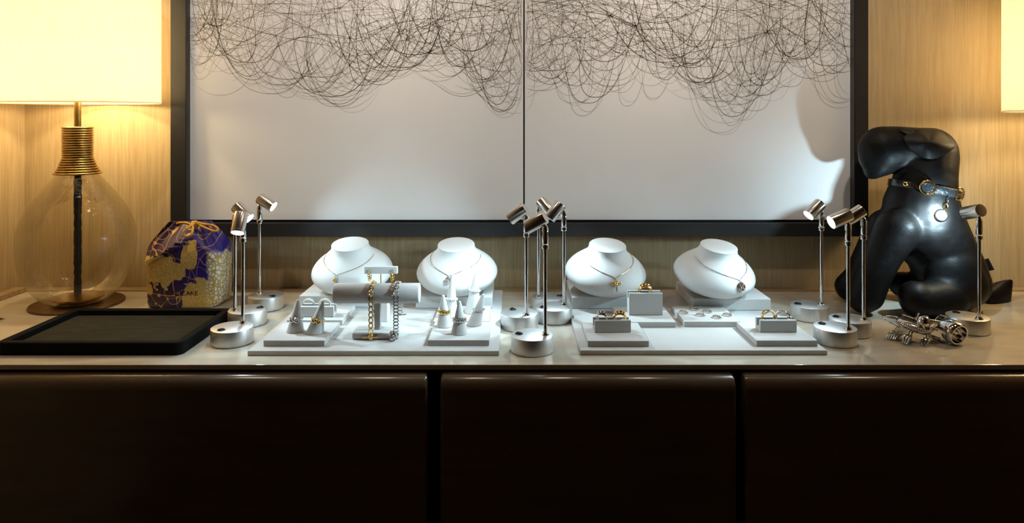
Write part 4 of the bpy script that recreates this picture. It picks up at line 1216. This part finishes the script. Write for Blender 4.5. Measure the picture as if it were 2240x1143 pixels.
# ---------------------------------------------------------------- metal creature ornament
def build_creature():
    O = Vector((*G(2020, 735, 0), 0))
    t = thing('metal_ornament', 'shiny silver metal creature of springs, beads and a hollow tube head before the dog', 'metal ornament', (O.x, O.y, .0004))
    def q(px, py, z=None, Y=None):
        """point at a picture position and a height above the stone"""
        if Y is None: x, y = G(px, py, z); return Vector((x - O.x, y - O.y, z))
        p = PP(px, py, Y); return Vector((p.x - O.x, p.y - O.y, p.z))
    zb = .026
    A, C = q(1969, 704, .030), q(2034, 726, .024)            # body axis
    ax = (C - A).normalized(); sd = Vector((0, 0, 1)).cross(ax).normalized()
    bm = B(); n = 20; rings = []
    for k, (f, r_) in enumerate(((-.12, .004), (-.06, .010), (.05, .014), (.3, .016), (.6, .0155), (.85, .013), (1.0, .008))):
        c = A.lerp(C, f)
        rings.append([bm.verts.new(c + sd * (r_ * math.cos(2 * PI * i / n)) + Vector((0, 0, r_ * .72 * math.sin(2 * PI * i / n)))) for i in range(n)])
    for a_, c_ in zip(rings, rings[1:]):
        for i in range(n): bm.faces.new((a_[i], a_[(i + 1) % n], c_[(i + 1) % n], c_[i]))
    bm.faces.new(rings[0]); bm.faces.new(rings[-1]); obj('body', bm, M_steel, t, 60)
    for s, zz in ((-1, .004), (1, .004)):
        bm = B()
        for k in range(17):
            c = A.lerp(C, lerp(-.02, 1.12, k / 16)) + sd * (s * .0150) + Vector((0, 0, zz)); add_ball(bm, c, .0021, 10, 8)
        obj('beaded_edge', bm, M_steel, t)
    bm = B()
    for k in range(16):
        c = A.lerp(C, lerp(.08, .72, k / 15)) + Vector((0, 0, .0118)); add_torus(bm, c, .0052, .0010, ax, 14, 6)
    obj('spring_coil', bm, M_steel, t)
    bm = B(); cb = A.lerp(C, .80) + Vector((0, 0, .016)); add_ball(bm, cb, .0128, 28, 18); obj('ball', bm, M_chrome, t)
    bm = B(); add_torus(bm, cb + ax * .006 - sd * .002, .0135, .0013, ax + Vector((0, 0, .2)), 28, 8, ); obj('ball_hoop', bm, M_chrome, t)
    # hollow tube head with a wide mouth
    h0, h1, h2 = q(2052, 722, .022), q(2072, 718, .024), q(2091, 728, .0235)
    mdir = Vector((.22, -.93, -.22)).normalized()
    cen = q(2092, 729, .0225)
    bm = B(); add_lathe(bm, [(.0085, -.050), (.0130, -.042), (.0190, -.030), (.0222, -.018), (.0232, -.008), (.0226, 0), (.0203, .0038), (.0178, .003), (.0165, -.004), (.0160, -.016), (.012, -.026), (0, -.033)], 40, cen + mdir * .004, mdir); hd = obj('tube_head', bm, M_chrome, t, 60)
    bm = B(); add_torus(bm, cen + mdir * -.038 + Vector((0, 0, .003)), .0145, .0022, mdir, 28, 8); obj('head_ring', bm, M_steel, hd)
    bm = B()
    e0, e1 = q(2034, 702, .045), q(2053, 705, .042)
    for k in range(7): add_torus(bm, e0.lerp(e1, k / 6), .0030, .0013, e1 - e0, 12, 6)
    obj('neck_spring', bm, M_steel, t)
    bm = B(); add_cyl(bm, A.lerp(C, .95) + Vector((0, 0, .003)), cen - mdir * .044, .0075, 16); obj('neck', bm, M_steel, t)
    # long wire loop behind
    bm = B(); add_tube(bm, smooth_path([q(1978, 700, .036), q(1962, 693, .036), q(1943, 691, .034), q(1930, 692, .028), q(1932, 697, .022), q(1945, 704, .019), q(1958, 711, .019), q(1966, 716, .022)], 6), .0012, 8); obj('wire_loop', bm, M_chrome, t)
    bm = B(); cc = q(2003, 694, .045); add_torus(bm, cc, .0110, .0013, (.5, -.7, -.35), 28, 8, sx=1.0, sy=.36, xdir=(.62, 0.1, .62)); obj('small_loop', bm, M_chrome, t)
    # comb of rods with a woven end
    bm = B()
    for k in range(7):
        f = k / 6
        p0 = q(lerp(1966, 1990, f), lerp(711, 722, f), .024); p1 = q(lerp(1955, 1972, f), lerp(724, 732, f), .010); add_cyl(bm, p0, p1, .0011, 8)
    obj('comb_fin', bm, M_steel, t)
    bm = B()
    for k in range(5):
        f = k / 4
        p0 = q(lerp(1952, 1970, f), lerp(724, 732, f), .011); p1 = q(lerp(1939, 1958, f), lerp(741, 744, f), .002)
        add_tube(bm, [p0, p0.lerp(p1, .5) + Vector((0, 0, .002)), p1 + Vector((0, 0, .001))], [.0022, .0030, .0016], 10)
    obj('fin_tip', bm, M_steel, t)
    # clawed legs
    for (px0, py0, px1, py1, px2, py2) in ((1996, 717, 1990, 734, 1979, 752), (2029, 727, 2030, 742, 2018, 755)):
        bm = B()
        k0, k1, k2 = q(px0, py0, .022), q(px1, py1, .012), q(px2, py2, .0022)
        for s in (-.002, .002):
            add_tube(bm, smooth_path([k0 + ax * s, k1 + ax * s * 1.4], 4), .0014, 8)
        leg = obj('leg', bm, M_steel, t)
        bm = B()
        for s in (-1, 0, 1):
            off = ax * (s * .0036)
            add_tube(bm, smooth_path([k1 + off, k1.lerp(k2, .45) + off * 1.7 + Vector((0, 0, .004)), k2 + off * .9], 5), [.0020] * 4 + [.0026] * 3 + [.0014] * 4, 8)
        obj('claw', bm, M_steel, leg)
    bm = B(); k0, k1 = q(2036, 735, .010), q(2055, 742, .004)
    add_tube(bm, [k0, k1], [.0035, .0042], 12); obj('leg', bm, M_steel, t)
build_creature()
